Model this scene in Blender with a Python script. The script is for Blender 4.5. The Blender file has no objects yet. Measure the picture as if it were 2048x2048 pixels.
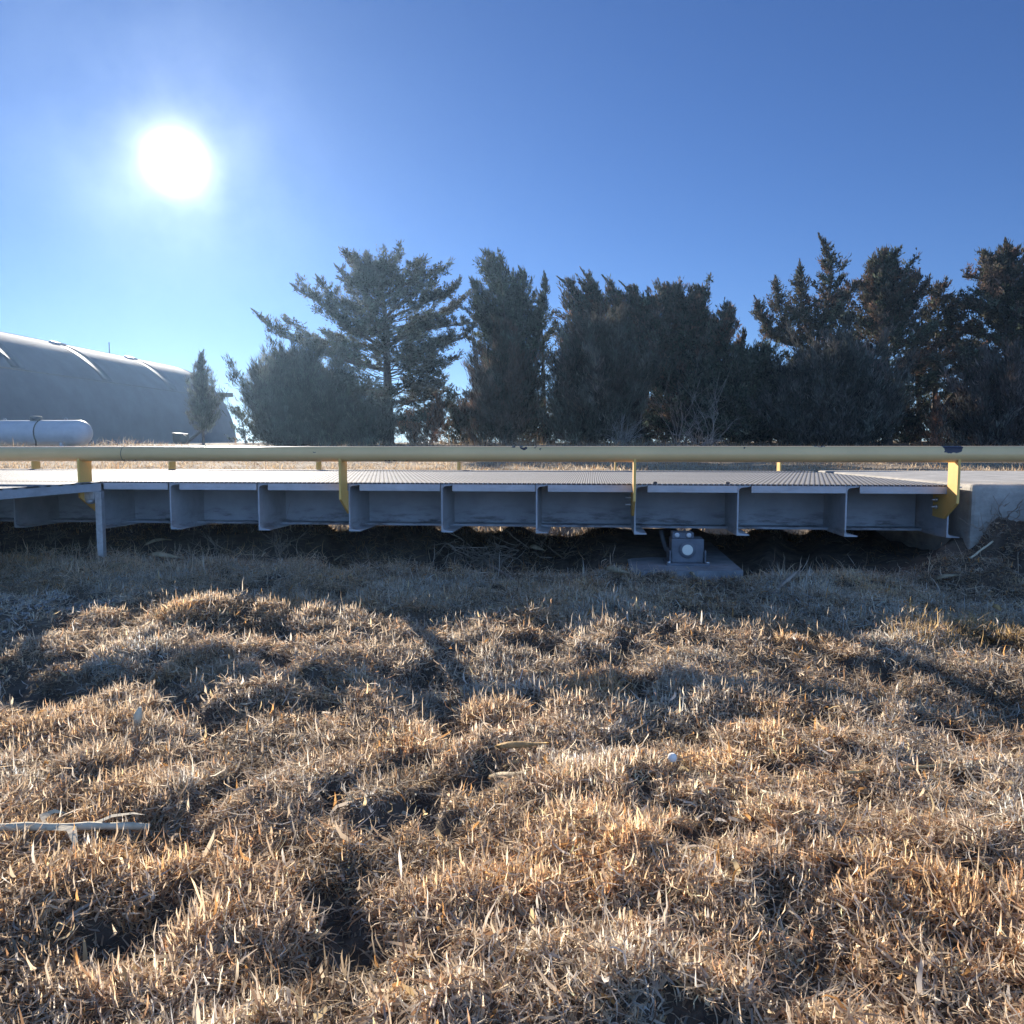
import bpy, bmesh, math, random
import numpy as np
from math import radians, sin, cos, pi
from mathutils import Vector, Matrix

sc = bpy.context.scene
COL = sc.collection
R = random.Random(7)

# ------------------------------------------------------------------ camera
EYE = 0.86                      # camera height above the near grass
YAW, PITCH, FPX = radians(5.9), radians(-4.61), 1538.0
cd = bpy.data.cameras.new('camera')
cam = bpy.data.objects.new('camera', cd)
COL.objects.link(cam)
cd.sensor_fit = 'HORIZONTAL'; cd.sensor_width = 36.0; cd.lens = 36.0 * FPX / 2048
cd.clip_start = 0.05; cd.clip_end = 4000
cam.location = (0, 0, EYE)
cam.rotation_euler = (radians(90) + PITCH, 0, YAW)
sc.camera = cam
FW = np.array([-sin(YAW) * cos(PITCH), cos(YAW) * cos(PITCH), sin(PITCH)])
RT = np.array([cos(YAW), sin(YAW), 0.0]); UP = np.cross(RT, FW)

def at(px, py, Y):
    """a point of the photograph (2048 px) at the distance Y in front of the camera, as a world point"""
    d = FW + RT * (px - 1024) / FPX - UP * (py - 1024) / FPX
    t = Y / d[1]
    return np.array([d[0] * t, Y, EYE + d[2] * t])

# ------------------------------------------------------------------ sun and sky
SUN_EL, SUN_AZ = radians(18.4), radians(-28.9)      # azimuth from +Y towards +X
SUN = Vector((sin(SUN_AZ) * cos(SUN_EL), cos(SUN_AZ) * cos(SUN_EL), sin(SUN_EL)))
w = bpy.data.worlds.new('World'); sc.world = w; w.use_nodes = True
nt = w.node_tree; nt.nodes.clear()
def wn(t, **k):
    n = nt.nodes.new(t)
    for a, b in k.items(): setattr(n, a, b)
    return n
sky = wn('ShaderNodeTexSky', sky_type='NISHITA')
sky.sun_disc = False; sky.sun_elevation = SUN_EL; sky.sun_rotation = SUN_AZ
sky.altitude = 900; sky.air_density = 1.0; sky.dust_density = 0.1; sky.ozone_density = 3.0
bg = wn('ShaderNodeBackground'); bg.inputs['Strength'].default_value = 0.055
out = wn('ShaderNodeOutputWorld')
tc = wn('ShaderNodeTexCoord')
dot = wn('ShaderNodeVectorMath', operation='DOT_PRODUCT'); dot.inputs[1].default_value = SUN
nrm = wn('ShaderNodeVectorMath', operation='NORMALIZE')
nt.links.new(tc.outputs['Generated'], nrm.inputs[0]); nt.links.new(nrm.outputs[0], dot.inputs[0])
mx = wn('ShaderNodeMath', operation='MAXIMUM'); mx.inputs[1].default_value = 0
nt.links.new(dot.outputs['Value'], mx.inputs[0])
blue = wn('ShaderNodeVectorMath', operation='MULTIPLY'); blue.inputs[1].default_value = (.47, .61, .90)
nt.links.new(sky.outputs[0], blue.inputs[0]); acc = blue.outputs[0]
for power, gain, tint in ((9000, 160, (1, .97, .92)), (2600, 14, (1, .98, .95)), (600, 3.2, (.95, .98, 1)), (120, 1.4, (.85, .94, 1)), (30, .2, (.7, .88, 1))):
    p = wn('ShaderNodeMath', operation='POWER'); p.inputs[1].default_value = power
    nt.links.new(mx.outputs[0], p.inputs[0])
    s = wn('ShaderNodeVectorMath', operation='SCALE'); s.inputs[0].default_value = [c * gain for c in tint]
    nt.links.new(p.outputs[0], s.inputs['Scale'])
    if power in (600, 120):                      # the thin air round the sun is uneven
        uz = wn('ShaderNodeTexNoise'); uz.inputs['Scale'].default_value = 9; uz.inputs['Detail'].default_value = 4
        nt.links.new(nrm.outputs[0], uz.inputs['Vector'])
        um = wn('ShaderNodeMapRange'); um.inputs[1].default_value = .3; um.inputs[2].default_value = .7; um.inputs[3].default_value = .45 * gain; um.inputs[4].default_value = 1.6 * gain
        nt.links.new(uz.outputs['Fac'], um.inputs[0])
        um2 = wn('ShaderNodeMath', operation='MULTIPLY'); nt.links.new(um.outputs[0], um2.inputs[0]); nt.links.new(p.outputs[0], um2.inputs[1])
        s.inputs[0].default_value = tint; nt.links.new(um2.outputs[0], s.inputs['Scale'])
    a = wn('ShaderNodeVectorMath', operation='ADD')
    nt.links.new(acc, a.inputs[0]); nt.links.new(s.outputs[0], a.inputs[1])
    acc = a.outputs[0]
# added blue glow in the unseen sky behind the camera, filling the shade
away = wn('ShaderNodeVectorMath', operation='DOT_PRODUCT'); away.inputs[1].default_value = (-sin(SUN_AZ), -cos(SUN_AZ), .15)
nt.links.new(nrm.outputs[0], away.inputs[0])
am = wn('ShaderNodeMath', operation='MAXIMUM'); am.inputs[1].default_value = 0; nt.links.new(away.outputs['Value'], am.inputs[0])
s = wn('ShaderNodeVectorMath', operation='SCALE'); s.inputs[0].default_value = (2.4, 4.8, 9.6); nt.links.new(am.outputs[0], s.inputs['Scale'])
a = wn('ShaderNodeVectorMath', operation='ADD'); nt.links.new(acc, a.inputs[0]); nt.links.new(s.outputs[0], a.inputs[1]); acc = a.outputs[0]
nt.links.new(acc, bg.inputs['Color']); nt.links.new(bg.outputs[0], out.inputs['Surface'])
ld = bpy.data.lights.new('sun', 'SUN'); ld.energy = 5.0; ld.angle = radians(0.5); ld.color = (1.0, .91, .79)
sun = bpy.data.objects.new('sun', ld); COL.objects.link(sun)
sun.rotation_euler = SUN.to_track_quat('Z', 'Y').to_euler(); sun.location = (-20, 36, 16)
sc.view_settings.view_transform = 'Standard'; sc.view_settings.look = 'None'
sc.view_settings.exposure = 1.2; sc.view_settings.gamma = 1.0
try:
    sc.cycles.use_denoising = True; sc.cycles.denoiser = 'OPENIMAGEDENOISE'
    sc.cycles.denoising_prefilter = 'ACCURATE'
    sc.cycles.use_adaptive_sampling = True; sc.cycles.adaptive_threshold = 0.008
    sc.cycles.max_bounces = 7; sc.cycles.diffuse_bounces = 3; sc.cycles.transmission_bounces = 4
    sc.cycles.glossy_bounces = 3; sc.cycles.sample_clamp_indirect = 6
except Exception: pass

# ------------------------------------------------------------------ helpers
def tag(o, label=None, cat=None, group=None, kind=None):
    if label: o['label'] = label
    if cat: o['category'] = cat
    if group: o['group'] = group
    if kind: o['kind'] = kind
    return o

def empty(name, loc, label, cat, group=None):
    o = bpy.data.objects.new(name, None); COL.objects.link(o)
    o.empty_display_size = .2; o.location = [float(c) for c in loc]
    return tag(o, label, cat, group)

def link(name, me, mat, parent=None):
    o = bpy.data.objects.new(name, me); COL.objects.link(o)
    if mat is not None: me.materials.append(mat)
    if parent is not None:
        o.parent = parent
        M = Matrix.Identity(4); q = parent
        while q is not None:
            M = q.matrix_basis @ M; q = q.parent
        o.matrix_basis = M.inverted()            # meshes are written in world coordinates
    return o

def npmesh(name, V, Q=None, T=None, col=None, smooth=False):
    """mesh from numpy arrays: vertices, quads, triangles, colour per vertex"""
    V = np.asarray(V, np.float32)
    loops, starts, n = [], [], 0
    if Q is not None and len(Q):
        Q = np.asarray(Q, np.int32); loops.append(Q.ravel()); starts.append(np.arange(len(Q), dtype=np.int32) * 4); n = len(Q) * 4
    if T is not None and len(T):
        T = np.asarray(T, np.int32); loops.append(T.ravel()); starts.append(n + np.arange(len(T), dtype=np.int32) * 3)
    loops = np.concatenate(loops); starts = np.concatenate(starts)
    me = bpy.data.meshes.new(name)
    me.vertices.add(len(V)); me.vertices.foreach_set('co', V.ravel())
    me.loops.add(len(loops)); me.loops.foreach_set('vertex_index', loops)
    me.polygons.add(len(starts)); me.polygons.foreach_set('loop_start', starts)
    if smooth: me.polygons.foreach_set('use_smooth', np.ones(len(starts), bool))
    me.update(calc_edges=True)
    if col is not None:
        a = me.color_attributes.new('tint', 'FLOAT_COLOR', 'POINT')
        c = np.ones((len(V), 4), np.float32); c[:, :3] = col
        a.data.foreach_set('color', c.ravel())
    return me

class MB:
    """collects boxes, prisms and tubes into ONE mesh"""
    def __init__(self): self.bm = bmesh.new()
    def box(self, x0, x1, y0, y1, z0, z1, bev=0):
        r = bmesh.ops.create_cube(self.bm, size=1.0)
        M = Matrix.Translation(((x0 + x1) / 2, (y0 + y1) / 2, (z0 + z1) / 2)) @ Matrix.Diagonal((x1 - x0, y1 - y0, z1 - z0, 1))
        bmesh.ops.transform(self.bm, matrix=M, verts=r['verts'])
        if bev:
            es = list({e for v in r['verts'] for e in v.link_edges})
            bmesh.ops.bevel(self.bm, geom=es, offset=bev, segments=2, affect='EDGES', profile=.6)
        return self
    def prism(self, pts, axis, a, b):
        """polygon (list of 2D points) swept along an axis from a to b"""
        def P(p, t):
            return {'x': (t, p[0], p[1]), 'y': (p[0], t, p[1]), 'z': (p[0], p[1], t)}[axis]
        va = [self.bm.verts.new(P(p, a)) for p in pts]; vb = [self.bm.verts.new(P(p, b)) for p in pts]
        n = len(pts)
        self.bm.faces.new(va); self.bm.faces.new(vb[::-1])
        for i in range(n):
            self.bm.faces.new((va[i], vb[i], vb[(i + 1) % n], va[(i + 1) % n]))
        return self
    def tube(self, pts, rad, n=12, caps=True):
        pts = [Vector([float(c) for c in p]) for p in pts]
        rings = []
        ref = None
        for i, p in enumerate(pts):
            d = (pts[min(i + 1, len(pts) - 1)] - pts[max(i - 1, 0)]).normalized()
            if ref is None: ref = d.orthogonal().normalized()
            ref = (ref - d * ref.dot(d)).normalized(); q = d.cross(ref)
            r = rad[i] if isinstance(rad, (list, tuple)) else rad
            rings.append([self.bm.verts.new(p + (ref * cos(2 * pi * k / n) + q * sin(2 * pi * k / n)) * r) for k in range(n)])
        for a, b in zip(rings, rings[1:]):
            for k in range(n):
                f = self.bm.faces.new((a[k], a[(k + 1) % n], b[(k + 1) % n], b[k])); f.smooth = True
        if caps:
            self.bm.faces.new(rings[0][::-1]); self.bm.faces.new(rings[-1])
        return self
    def cyl(self, p, q, r, n=16): return self.tube([p, q], r, n)
    def lathe(self, prof, centre, axis='x', n=40):
        rings = []
        for t, r in prof:
            ring = []
            for k in range(n):
                c, s = cos(2 * pi * k / n) * r, sin(2 * pi * k / n) * r
                v = {'x': (t, c, s), 'y': (c, t, s), 'z': (c, s, t)}[axis]
                ring.append(self.bm.verts.new(Vector(v) + Vector([float(x) for x in centre])))
            rings.append(ring)
        for a, b in zip(rings, rings[1:]):
            for k in range(n):
                f = self.bm.faces.new((a[k], a[(k + 1) % n], b[(k + 1) % n], b[k])); f.smooth = True
        self.bm.faces.new(rings[0][::-1]); self.bm.faces.new(rings[-1])
        return self
    def build(self, name, mat, parent=None):
        bmesh.ops.recalc_face_normals(self.bm, faces=self.bm.faces[:])
        me = bpy.data.meshes.new(name); self.bm.to_mesh(me); self.bm.free()
        return link(name, me, mat, parent)

_tab = np.random.default_rng(3).random((256, 256))
def vnoise(x, y, s):
    x = np.asarray(x, float) / s; y = np.asarray(y, float) / s
    xi = np.floor(x).astype(int); yi = np.floor(y).astype(int); fx = x - xi; fy = y - yi
    fx = fx * fx * (3 - 2 * fx); fy = fy * fy * (3 - 2 * fy)
    g = lambda i, j: _tab[(xi + i) & 255, (yi + j) & 255]
    return (g(0, 0) * (1 - fx) + g(1, 0) * fx) * (1 - fy) + (g(0, 1) * (1 - fx) + g(1, 1) * fx) * fy
def sstep(t): t = np.clip(t, 0, 1); return t * t * (3 - 2 * t)

# ------------------------------------------------------------------ materials
def mat(name, base, rough=.7, metal=0.0, noise=None, bump=None, spec=.4):
    """principled paint with two scales of uneven colour; noise=(scale, dark factor, light factor)"""
    m = bpy.data.materials.new(name); m.use_nodes = True
    t = m.node_tree; b = t.nodes['Principled BSDF']
    b.inputs['Roughness'].default_value = rough; b.inputs['Metallic'].default_value = metal
    b.inputs['Specular IOR Level'].default_value = spec
    b.inputs['Base Color'].default_value = (*base, 1)
    if noise or bump:
        g = t.nodes.new('ShaderNodeNewGeometry')
    if noise:
        sc_, lo, hi = noise
        n = t.nodes.new('ShaderNodeTexNoise'); n.inputs['Scale'].default_value = sc_; n.inputs['Detail'].default_value = 8; n.inputs['Roughness'].default_value = .65
        t.links.new(g.outputs['Position'], n.inputs['Vector'])
        r = t.nodes.new('ShaderNodeValToRGB'); r.color_ramp.elements[0].position = .32; r.color_ramp.elements[1].position = .68
        r.color_ramp.elements[0].color = (*[c * lo for c in base], 1); r.color_ramp.elements[1].color = (*[min(1, c * hi) for c in base], 1)
        t.links.new(n.outputs['Fac'], r.inputs[0]); t.links.new(r.outputs[0], b.inputs['Base Color'])
    if bump:
        sc_, st, di = bump
        n2 = t.nodes.new('ShaderNodeTexNoise'); n2.inputs['Scale'].default_value = sc_; n2.inputs['Detail'].default_value = 6
        t.links.new(g.outputs['Position'], n2.inputs['Vector'])
        bp = t.nodes.new('ShaderNodeBump'); bp.inputs['Strength'].default_value = st; bp.inputs['Distance'].default_value = di
        t.links.new(n2.outputs['Fac'], bp.inputs['Height']); t.links.new(bp.outputs[0], b.inputs['Normal'])
    return m

def leafmat(name, trans=.4, gain=1.0, tscale=1.3):
    m = bpy.data.materials.new(name); m.use_nodes = True; t = m.node_tree
    for n in list(t.nodes):
        if n.type != 'OUTPUT_MATERIAL': t.nodes.remove(n)
    o = [n for n in t.nodes if n.type == 'OUTPUT_MATERIAL'][0]
    a = t.nodes.new('ShaderNodeVertexColor'); a.layer_name = 'tint'
    d = t.nodes.new('ShaderNodeBsdfDiffuse'); tr = t.nodes.new('ShaderNodeBsdfTranslucent'); mixn = t.nodes.new('ShaderNodeMixShader')
    sca = t.nodes.new('ShaderNodeVectorMath'); sca.operation = 'SCALE'; sca.inputs['Scale'].default_value = tscale
    t.links.new(a.outputs[0], d.inputs[0]); t.links.new(a.outputs[0], sca.inputs[0]); t.links.new(sca.outputs[0], tr.inputs[0])
    mixn.inputs[0].default_value = trans
    t.links.new(d.outputs[0], mixn.inputs[1]); t.links.new(tr.outputs[0], mixn.inputs[2]); t.links.new(mixn.outputs[0], o.inputs[0])
    return m

M = {}
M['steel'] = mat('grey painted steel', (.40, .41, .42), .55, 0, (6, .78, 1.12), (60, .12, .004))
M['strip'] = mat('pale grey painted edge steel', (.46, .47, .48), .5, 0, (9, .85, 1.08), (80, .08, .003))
M['galv'] = mat('galvanised steel', (.55, .56, .57), .42, .6, (40, .75, 1.1))
M['bolt'] = mat('zinc bolt', (.60, .60, .60), .35, .8)
M['darksteel'] = mat('dark weathered steel', (.07, .07, .075), .7, 0, (14, .6, 1.5))
M['tank'] = mat('white tank paint', (.38, .38, .40), .45, 0, (3, .88, 1.06))
M['rubber'] = mat('black rubber', (.03, .03, .032), .6)
M['concrete'] = mat('weathered concrete', (.40, .375, .33), .9, 0, (7, .62, 1.2), (45, .35, .01))
M['pad'] = mat('grey concrete pad', (.24, .24, .245), .9, 0, (9, .65, 1.2), (50, .3, .008))
M['bark'] = mat('cedar bark', (.13, .10, .08), .95, 0, (9, .5, 1.5), (30, .6, .03))
M['deadwood'] = mat('bare grey twigs', (.30, .25, .21), .9, 0, (6, .7, 1.2))
M['stalk'] = mat('dry corn stalk', (.62, .52, .36), .75, 0, (25, .7, 1.15), (90, .3, .003))
M['husk'] = mat('dry corn husk', (.58, .47, .31), .8, 0, (30, .6, 1.2), (70, .4, .004))
M['tanhusk'] = mat('tan corn leaf', (.62, .42, .19), .8, 0, (30, .7, 1.2), (70, .4, .004))
M['puff'] = mat('white puffball', (.78, .74, .66), .9)
M['cell'] = mat('blue grey painted cast steel', (.13, .14, .16), .55, 0, (12, .65, 1.2))
M['disc'] = mat('cream plastic plug', (.72, .70, .60), .5)
M['twig'] = mat('dry weed twigs', (.30, .235, .18), .9, 0, (20, .6, 1.2))
M['leaf'] = leafmat('cedar foliage', .25, tscale=1.2)
M['grass'] = leafmat('dry grass blades', .52, tscale=1.35)
M['quonset'] = mat('weathered galvanised roof sheet', (.17, .17, .185), .60, .0, (.8, .85, 1.1))

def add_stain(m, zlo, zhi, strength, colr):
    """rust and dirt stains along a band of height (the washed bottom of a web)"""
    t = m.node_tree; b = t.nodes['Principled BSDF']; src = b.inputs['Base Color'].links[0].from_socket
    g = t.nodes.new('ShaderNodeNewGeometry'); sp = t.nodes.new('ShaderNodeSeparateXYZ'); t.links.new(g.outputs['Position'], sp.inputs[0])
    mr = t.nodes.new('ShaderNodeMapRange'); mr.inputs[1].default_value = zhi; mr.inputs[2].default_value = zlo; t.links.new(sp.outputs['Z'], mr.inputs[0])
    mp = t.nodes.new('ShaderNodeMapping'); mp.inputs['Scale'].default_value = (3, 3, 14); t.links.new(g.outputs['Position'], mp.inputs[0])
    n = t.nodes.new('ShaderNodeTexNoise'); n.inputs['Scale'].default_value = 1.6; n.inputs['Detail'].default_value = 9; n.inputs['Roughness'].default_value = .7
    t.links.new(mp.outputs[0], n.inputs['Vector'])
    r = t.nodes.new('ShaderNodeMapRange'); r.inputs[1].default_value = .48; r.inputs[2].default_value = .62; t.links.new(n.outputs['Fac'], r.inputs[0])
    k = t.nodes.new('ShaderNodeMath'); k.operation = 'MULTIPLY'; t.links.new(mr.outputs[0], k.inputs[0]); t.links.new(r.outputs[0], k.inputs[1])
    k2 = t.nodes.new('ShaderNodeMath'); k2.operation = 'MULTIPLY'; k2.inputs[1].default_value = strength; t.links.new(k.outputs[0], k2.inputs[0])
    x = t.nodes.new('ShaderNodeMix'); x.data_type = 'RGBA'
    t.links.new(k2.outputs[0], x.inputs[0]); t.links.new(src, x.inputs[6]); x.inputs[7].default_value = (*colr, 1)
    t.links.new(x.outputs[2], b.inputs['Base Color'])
M['girder'] = mat('grey painted girder', (.36, .37, .385), .6, 0, (4, .8, 1.12), (60, .12, .004))
add_stain(M['girder'], .36, .50, .85, (.07, .055, .05))
add_stain(M['tank'], .9, 1.4, .15, (.3, .28, .25))
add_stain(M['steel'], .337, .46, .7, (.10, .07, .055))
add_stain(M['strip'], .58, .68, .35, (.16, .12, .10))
add_stain(M['concrete'], .15, .75, .55, (.14, .125, .11))

def deckmat():
    """steel tread plate: staggered lugs, worn bright on the lugs and dirty between them"""
    m = mat('tread plate', (.45, .45, .45), .38, .0, spec=.13)
    t = m.node_tree; b = t.nodes['Principled BSDF']
    g = t.nodes.new('ShaderNodeNewGeometry')
    def lug(ox, oy):
        mp = t.nodes.new('ShaderNodeMapping'); mp.inputs['Scale'].default_value = (1 / .031, 1 / .112, 0); mp.inputs['Location'].default_value = (ox, oy, 0)
        t.links.new(g.outputs['Position'], mp.inputs[0])
        fr = t.nodes.new('ShaderNodeVectorMath'); fr.operation = 'FRACTION'; t.links.new(mp.outputs[0], fr.inputs[0])
        sb = t.nodes.new('ShaderNodeVectorMath'); sb.operation = 'SUBTRACT'; sb.inputs[1].default_value = (.5, .5, 0); t.links.new(fr.outputs[0], sb.inputs[0])
        ml = t.nodes.new('ShaderNodeVectorMath'); ml.operation = 'MULTIPLY'; ml.inputs[1].default_value = (1.0, .62, 0); t.links.new(sb.outputs[0], ml.inputs[0])
        ln = t.nodes.new('ShaderNodeVectorMath'); ln.operation = 'LENGTH'; t.links.new(ml.outputs[0], ln.inputs[0])
        mr = t.nodes.new('ShaderNodeMapRange'); mr.interpolation_type = 'SMOOTHSTEP'
        mr.inputs[1].default_value = .30; mr.inputs[2].default_value = .12; t.links.new(ln.outputs['Value'], mr.inputs[0])
        return mr.outputs[0]
    mxn = t.nodes.new('ShaderNodeMath'); mxn.operation = 'MAXIMUM'
    t.links.new(lug(0, 0), mxn.inputs[0]); t.links.new(lug(.5, .5), mxn.inputs[1])
    bp = t.nodes.new('ShaderNodeBump'); bp.inputs['Strength'].default_value = 1.0; bp.inputs['Distance'].default_value = .006
    t.links.new(mxn.outputs[0], bp.inputs['Height']); t.links.new(bp.outputs[0], b.inputs['Normal'])
    n = t.nodes.new('ShaderNodeTexNoise'); n.inputs['Scale'].default_value = 2.2; n.inputs['Detail'].default_value = 8
    t.links.new(g.outputs['Position'], n.inputs['Vector'])
    r = t.nodes.new('ShaderNodeValToRGB'); r.color_ramp.elements[0].color = (.055, .052, .05, 1); r.color_ramp.elements[1].color = (.11, .105, .10, 1)
    r.color_ramp.elements[0].position = .35; r.color_ramp.elements[1].position = .7
    t.links.new(n.outputs['Fac'], r.inputs[0])
    x = t.nodes.new('ShaderNodeMix'); x.data_type = 'RGBA'; t.links.new(mxn.outputs[0], x.inputs[0]); t.links.new(r.outputs[0], x.inputs[6]); x.inputs[7].default_value = (.36, .36, .36, 1)
    t.links.new(x.outputs[2], b.inputs['Base Color'])
    rr = t.nodes.new('ShaderNodeMapRange'); rr.inputs[3].default_value = .9; rr.inputs[4].default_value = .62; t.links.new(mxn.outputs[0], rr.inputs[0])
    t.links.new(rr.outputs[0], b.inputs['Roughness'])
    return m
M['deck'] = deckmat()

def railmat():
    """faded yellow paint with chips broken through to dark primer"""
    m = mat('faded yellow rail paint', (.86, .55, .24), .26, 0, (2.2, .90, 1.06))
    t = m.node_tree; b = t.nodes['Principled BSDF']; src = b.inputs['Base Color'].links[0].from_socket
    g = t.nodes.new('ShaderNodeNewGeometry')
    n = t.nodes.new('ShaderNodeTexNoise'); n.inputs['Scale'].default_value = 38; n.inputs['Detail'].default_value = 5; t.links.new(g.outputs['Position'], n.inputs['Vector'])
    ns = t.nodes.new('ShaderNodeVectorMath'); ns.operation = 'SCALE'; ns.inputs['Scale'].default_value = .055
    nsub = t.nodes.new('ShaderNodeVectorMath'); nsub.operation = 'SUBTRACT'; nsub.inputs[1].default_value = (.5, .5, .5)
    t.links.new(n.outputs['Color'], nsub.inputs[0]); t.links.new(nsub.outputs[0], ns.inputs[0])
    ad = t.nodes.new('ShaderNodeVectorMath'); ad.operation = 'ADD'; t.links.new(g.outputs['Position'], ad.inputs[0]); t.links.new(ns.outputs[0], ad.inputs[1])
    last = None
    for (cx, cz, rx, rz) in ((2.065, .874, .055, .030), (2.03, .862, .022, .022), (-.415, .872, .022, .008), (-.335, .876, .006, .006), (1.33, .882, .03, .006), (-.47, .876, .008, .005),
                             (-.31, .866, .006, .004), (-2.95, .790, .05, .004), (-1.2, .789, .09, .004), (.9, .868, .006, .004), (-1.72, .85, .005, .003)):
        s = t.nodes.new('ShaderNodeVectorMath'); s.operation = 'SUBTRACT'; s.inputs[1].default_value = (cx, 4.66, cz); t.links.new(ad.outputs[0], s.inputs[0])
        ml = t.nodes.new('ShaderNodeVectorMath'); ml.operation = 'MULTIPLY'; ml.inputs[1].default_value = (1 / rx, 2.0, 1 / rz); t.links.new(s.outputs[0], ml.inputs[0])
        ln = t.nodes.new('ShaderNodeVectorMath'); ln.operation = 'LENGTH'; t.links.new(ml.outputs[0], ln.inputs[0])
        lt = t.nodes.new('ShaderNodeMath'); lt.operation = 'LESS_THAN'; lt.inputs[1].default_value = 1.0; t.links.new(ln.outputs['Value'], lt.inputs[0])
        if last is None: last = lt.outputs[0]
        else:
            q = t.nodes.new('ShaderNodeMath'); q.operation = 'MAXIMUM'; t.links.new(last, q.inputs[0]); t.links.new(lt.outputs[0], q.inputs[1]); last = q.outputs[0]
    x = t.nodes.new('ShaderNodeMix'); x.data_type = 'RGBA'; t.links.new(last, x.inputs[0]); t.links.new(src, x.inputs[6]); x.inputs[7].default_value = (.045, .035, .04, 1)
    t.links.new(x.outputs[2], b.inputs['Base Color'])
    return m
M['rail'] = railmat()
M['post'] = mat('yellow post paint', (.80, .47, .12), .45, 0, (6, .9, 1.06))

def groundmat():
    m = mat('dry ground', (.1, .07, .05), .95)
    t = m.node_tree; b = t.nodes['Principled BSDF']; g = t.nodes.new('ShaderNodeNewGeometry')
    def nz(s, d=8):
        n = t.nodes.new('ShaderNodeTexNoise'); n.inputs['Scale'].default_value = s; n.inputs['Detail'].default_value = d; n.inputs['Roughness'].default_value = .7
        t.links.new(g.outputs['Position'], n.inputs['Vector']); return n.outputs['Fac']
    soil = t.nodes.new('ShaderNodeValToRGB'); t.links.new(nz(9), soil.inputs[0])
    soil.color_ramp.elements[0].position = .35; soil.color_ramp.elements[0].color = (.045, .034, .027, 1)
    soil.color_ramp.elements[1].position = .72; soil.color_ramp.elements[1].color = (.19, .14, .098, 1)
    straw = t.nodes.new('ShaderNodeValToRGB'); t.links.new(nz(3), straw.inputs[0])
    straw.color_ramp.elements[0].position = .36; straw.color_ramp.elements[0].color = (.16, .11, .07, 1)
    straw.color_ramp.elements[1].position = .64; straw.color_ramp.elements[1].color = (.42, .31, .19, 1)
    sp = t.nodes.new('ShaderNodeSeparateXYZ'); t.links.new(g.outputs['Position'], sp.inputs[0])
    mr = t.nodes.new('ShaderNodeMapRange'); mr.inputs[1].default_value = 8.2; mr.inputs[2].default_value = 9.5; t.links.new(sp.outputs['Y'], mr.inputs[0])
    x = t.nodes.new('ShaderNodeMix'); x.data_type = 'RGBA'; t.links.new(mr.outputs[0], x.inputs[0]); t.links.new(soil.outputs[0], x.inputs[6]); t.links.new(straw.outputs[0], x.inputs[7])
    t.links.new(x.outputs[2], b.inputs['Base Color'])
    bp = t.nodes.new('ShaderNodeBump'); bp.inputs['Strength'].default_value = .6; bp.inputs['Distance'].default_value = .03; t.links.new(nz(35), bp.inputs['Height']); t.links.new(bp.outputs[0], b.inputs['Normal'])
    return m
M['ground'] = groundmat()

# ------------------------------------------------------------------ ground
GY = [-30, 0, 2.2, 2.75, 3.3, 3.7, 4.6, 5.2, 6.3, 7.2, 7.7, 8.6, 10.4, 12.2, 16, 22, 28, 34, 45, 60, 120, 700]
GZ = [0, 0, .005, .02, .075, .10, .125, .13, .232, .12, -.02, -.08, .28, .53, .60, .75, .90, 1.06, 1.25, 1.40, 1.2, 1.0]
_hr = np.random.default_rng(17).random((128, 128, 4))
def pits(x, y):
    """bare hollows between the tufts, 0..1"""
    x = np.asarray(x, float); y = np.asarray(y, float)
    n = .45 * vnoise(x + 51, y + 3, .15) + .40 * vnoise(x + 7, y + 77, .075) + .15 * vnoise(x, y + 19, .5)
    return sstep((.425 - n) / .08)
def hummock(x, y):
    a, ax, ay = hummock1(x, y, .15); b, bx, by = hummock1(np.asarray(x, float) + 3.3, np.asarray(y, float) + 1.7, .27)
    wear = sstep((vnoise(np.asarray(x, float) + 40, y, .55) - .28) / .3)
    return (.62 * a + .62 * b) * (.25 + .75 * wear), .6 * ax + .7 * bx, .6 * ay + .7 * by
def hummock1(x, y, cell):
    """grass hummocks on a jittered grid: returns height 0..1, and the outward slope direction"""
    x = np.asarray(x, float); y = np.asarray(y, float)
    xi = np.floor(x / cell).astype(int); yi = np.floor(y / cell).astype(int)
    best = np.zeros(x.shape); ox = np.zeros(x.shape); oy = np.zeros(x.shape)
    for di in (-1, 0, 1):
        for dj in (-1, 0, 1):
            h = _hr[(xi + di) & 127, (yi + dj) & 127]
            cx = (xi + di + .15 + .7 * h[..., 0]) * cell; cy = (yi + dj + .15 + .7 * h[..., 1]) * cell
            r = cell * (.42 + .5 * h[..., 2]); am = np.where(h[..., 3] < .22, 0.0, .35 + .75 * h[..., 3])
            dx, dy = (x - cx) / r, (y - cy) / r; q = dx * dx + dy * dy
            v = am * np.maximum(0, 1 - q) ** .8
            up = v > best; best = np.where(up, v, best); ox = np.where(up, dx, ox); oy = np.where(up, dy, oy)
    return best, ox, oy
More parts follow.
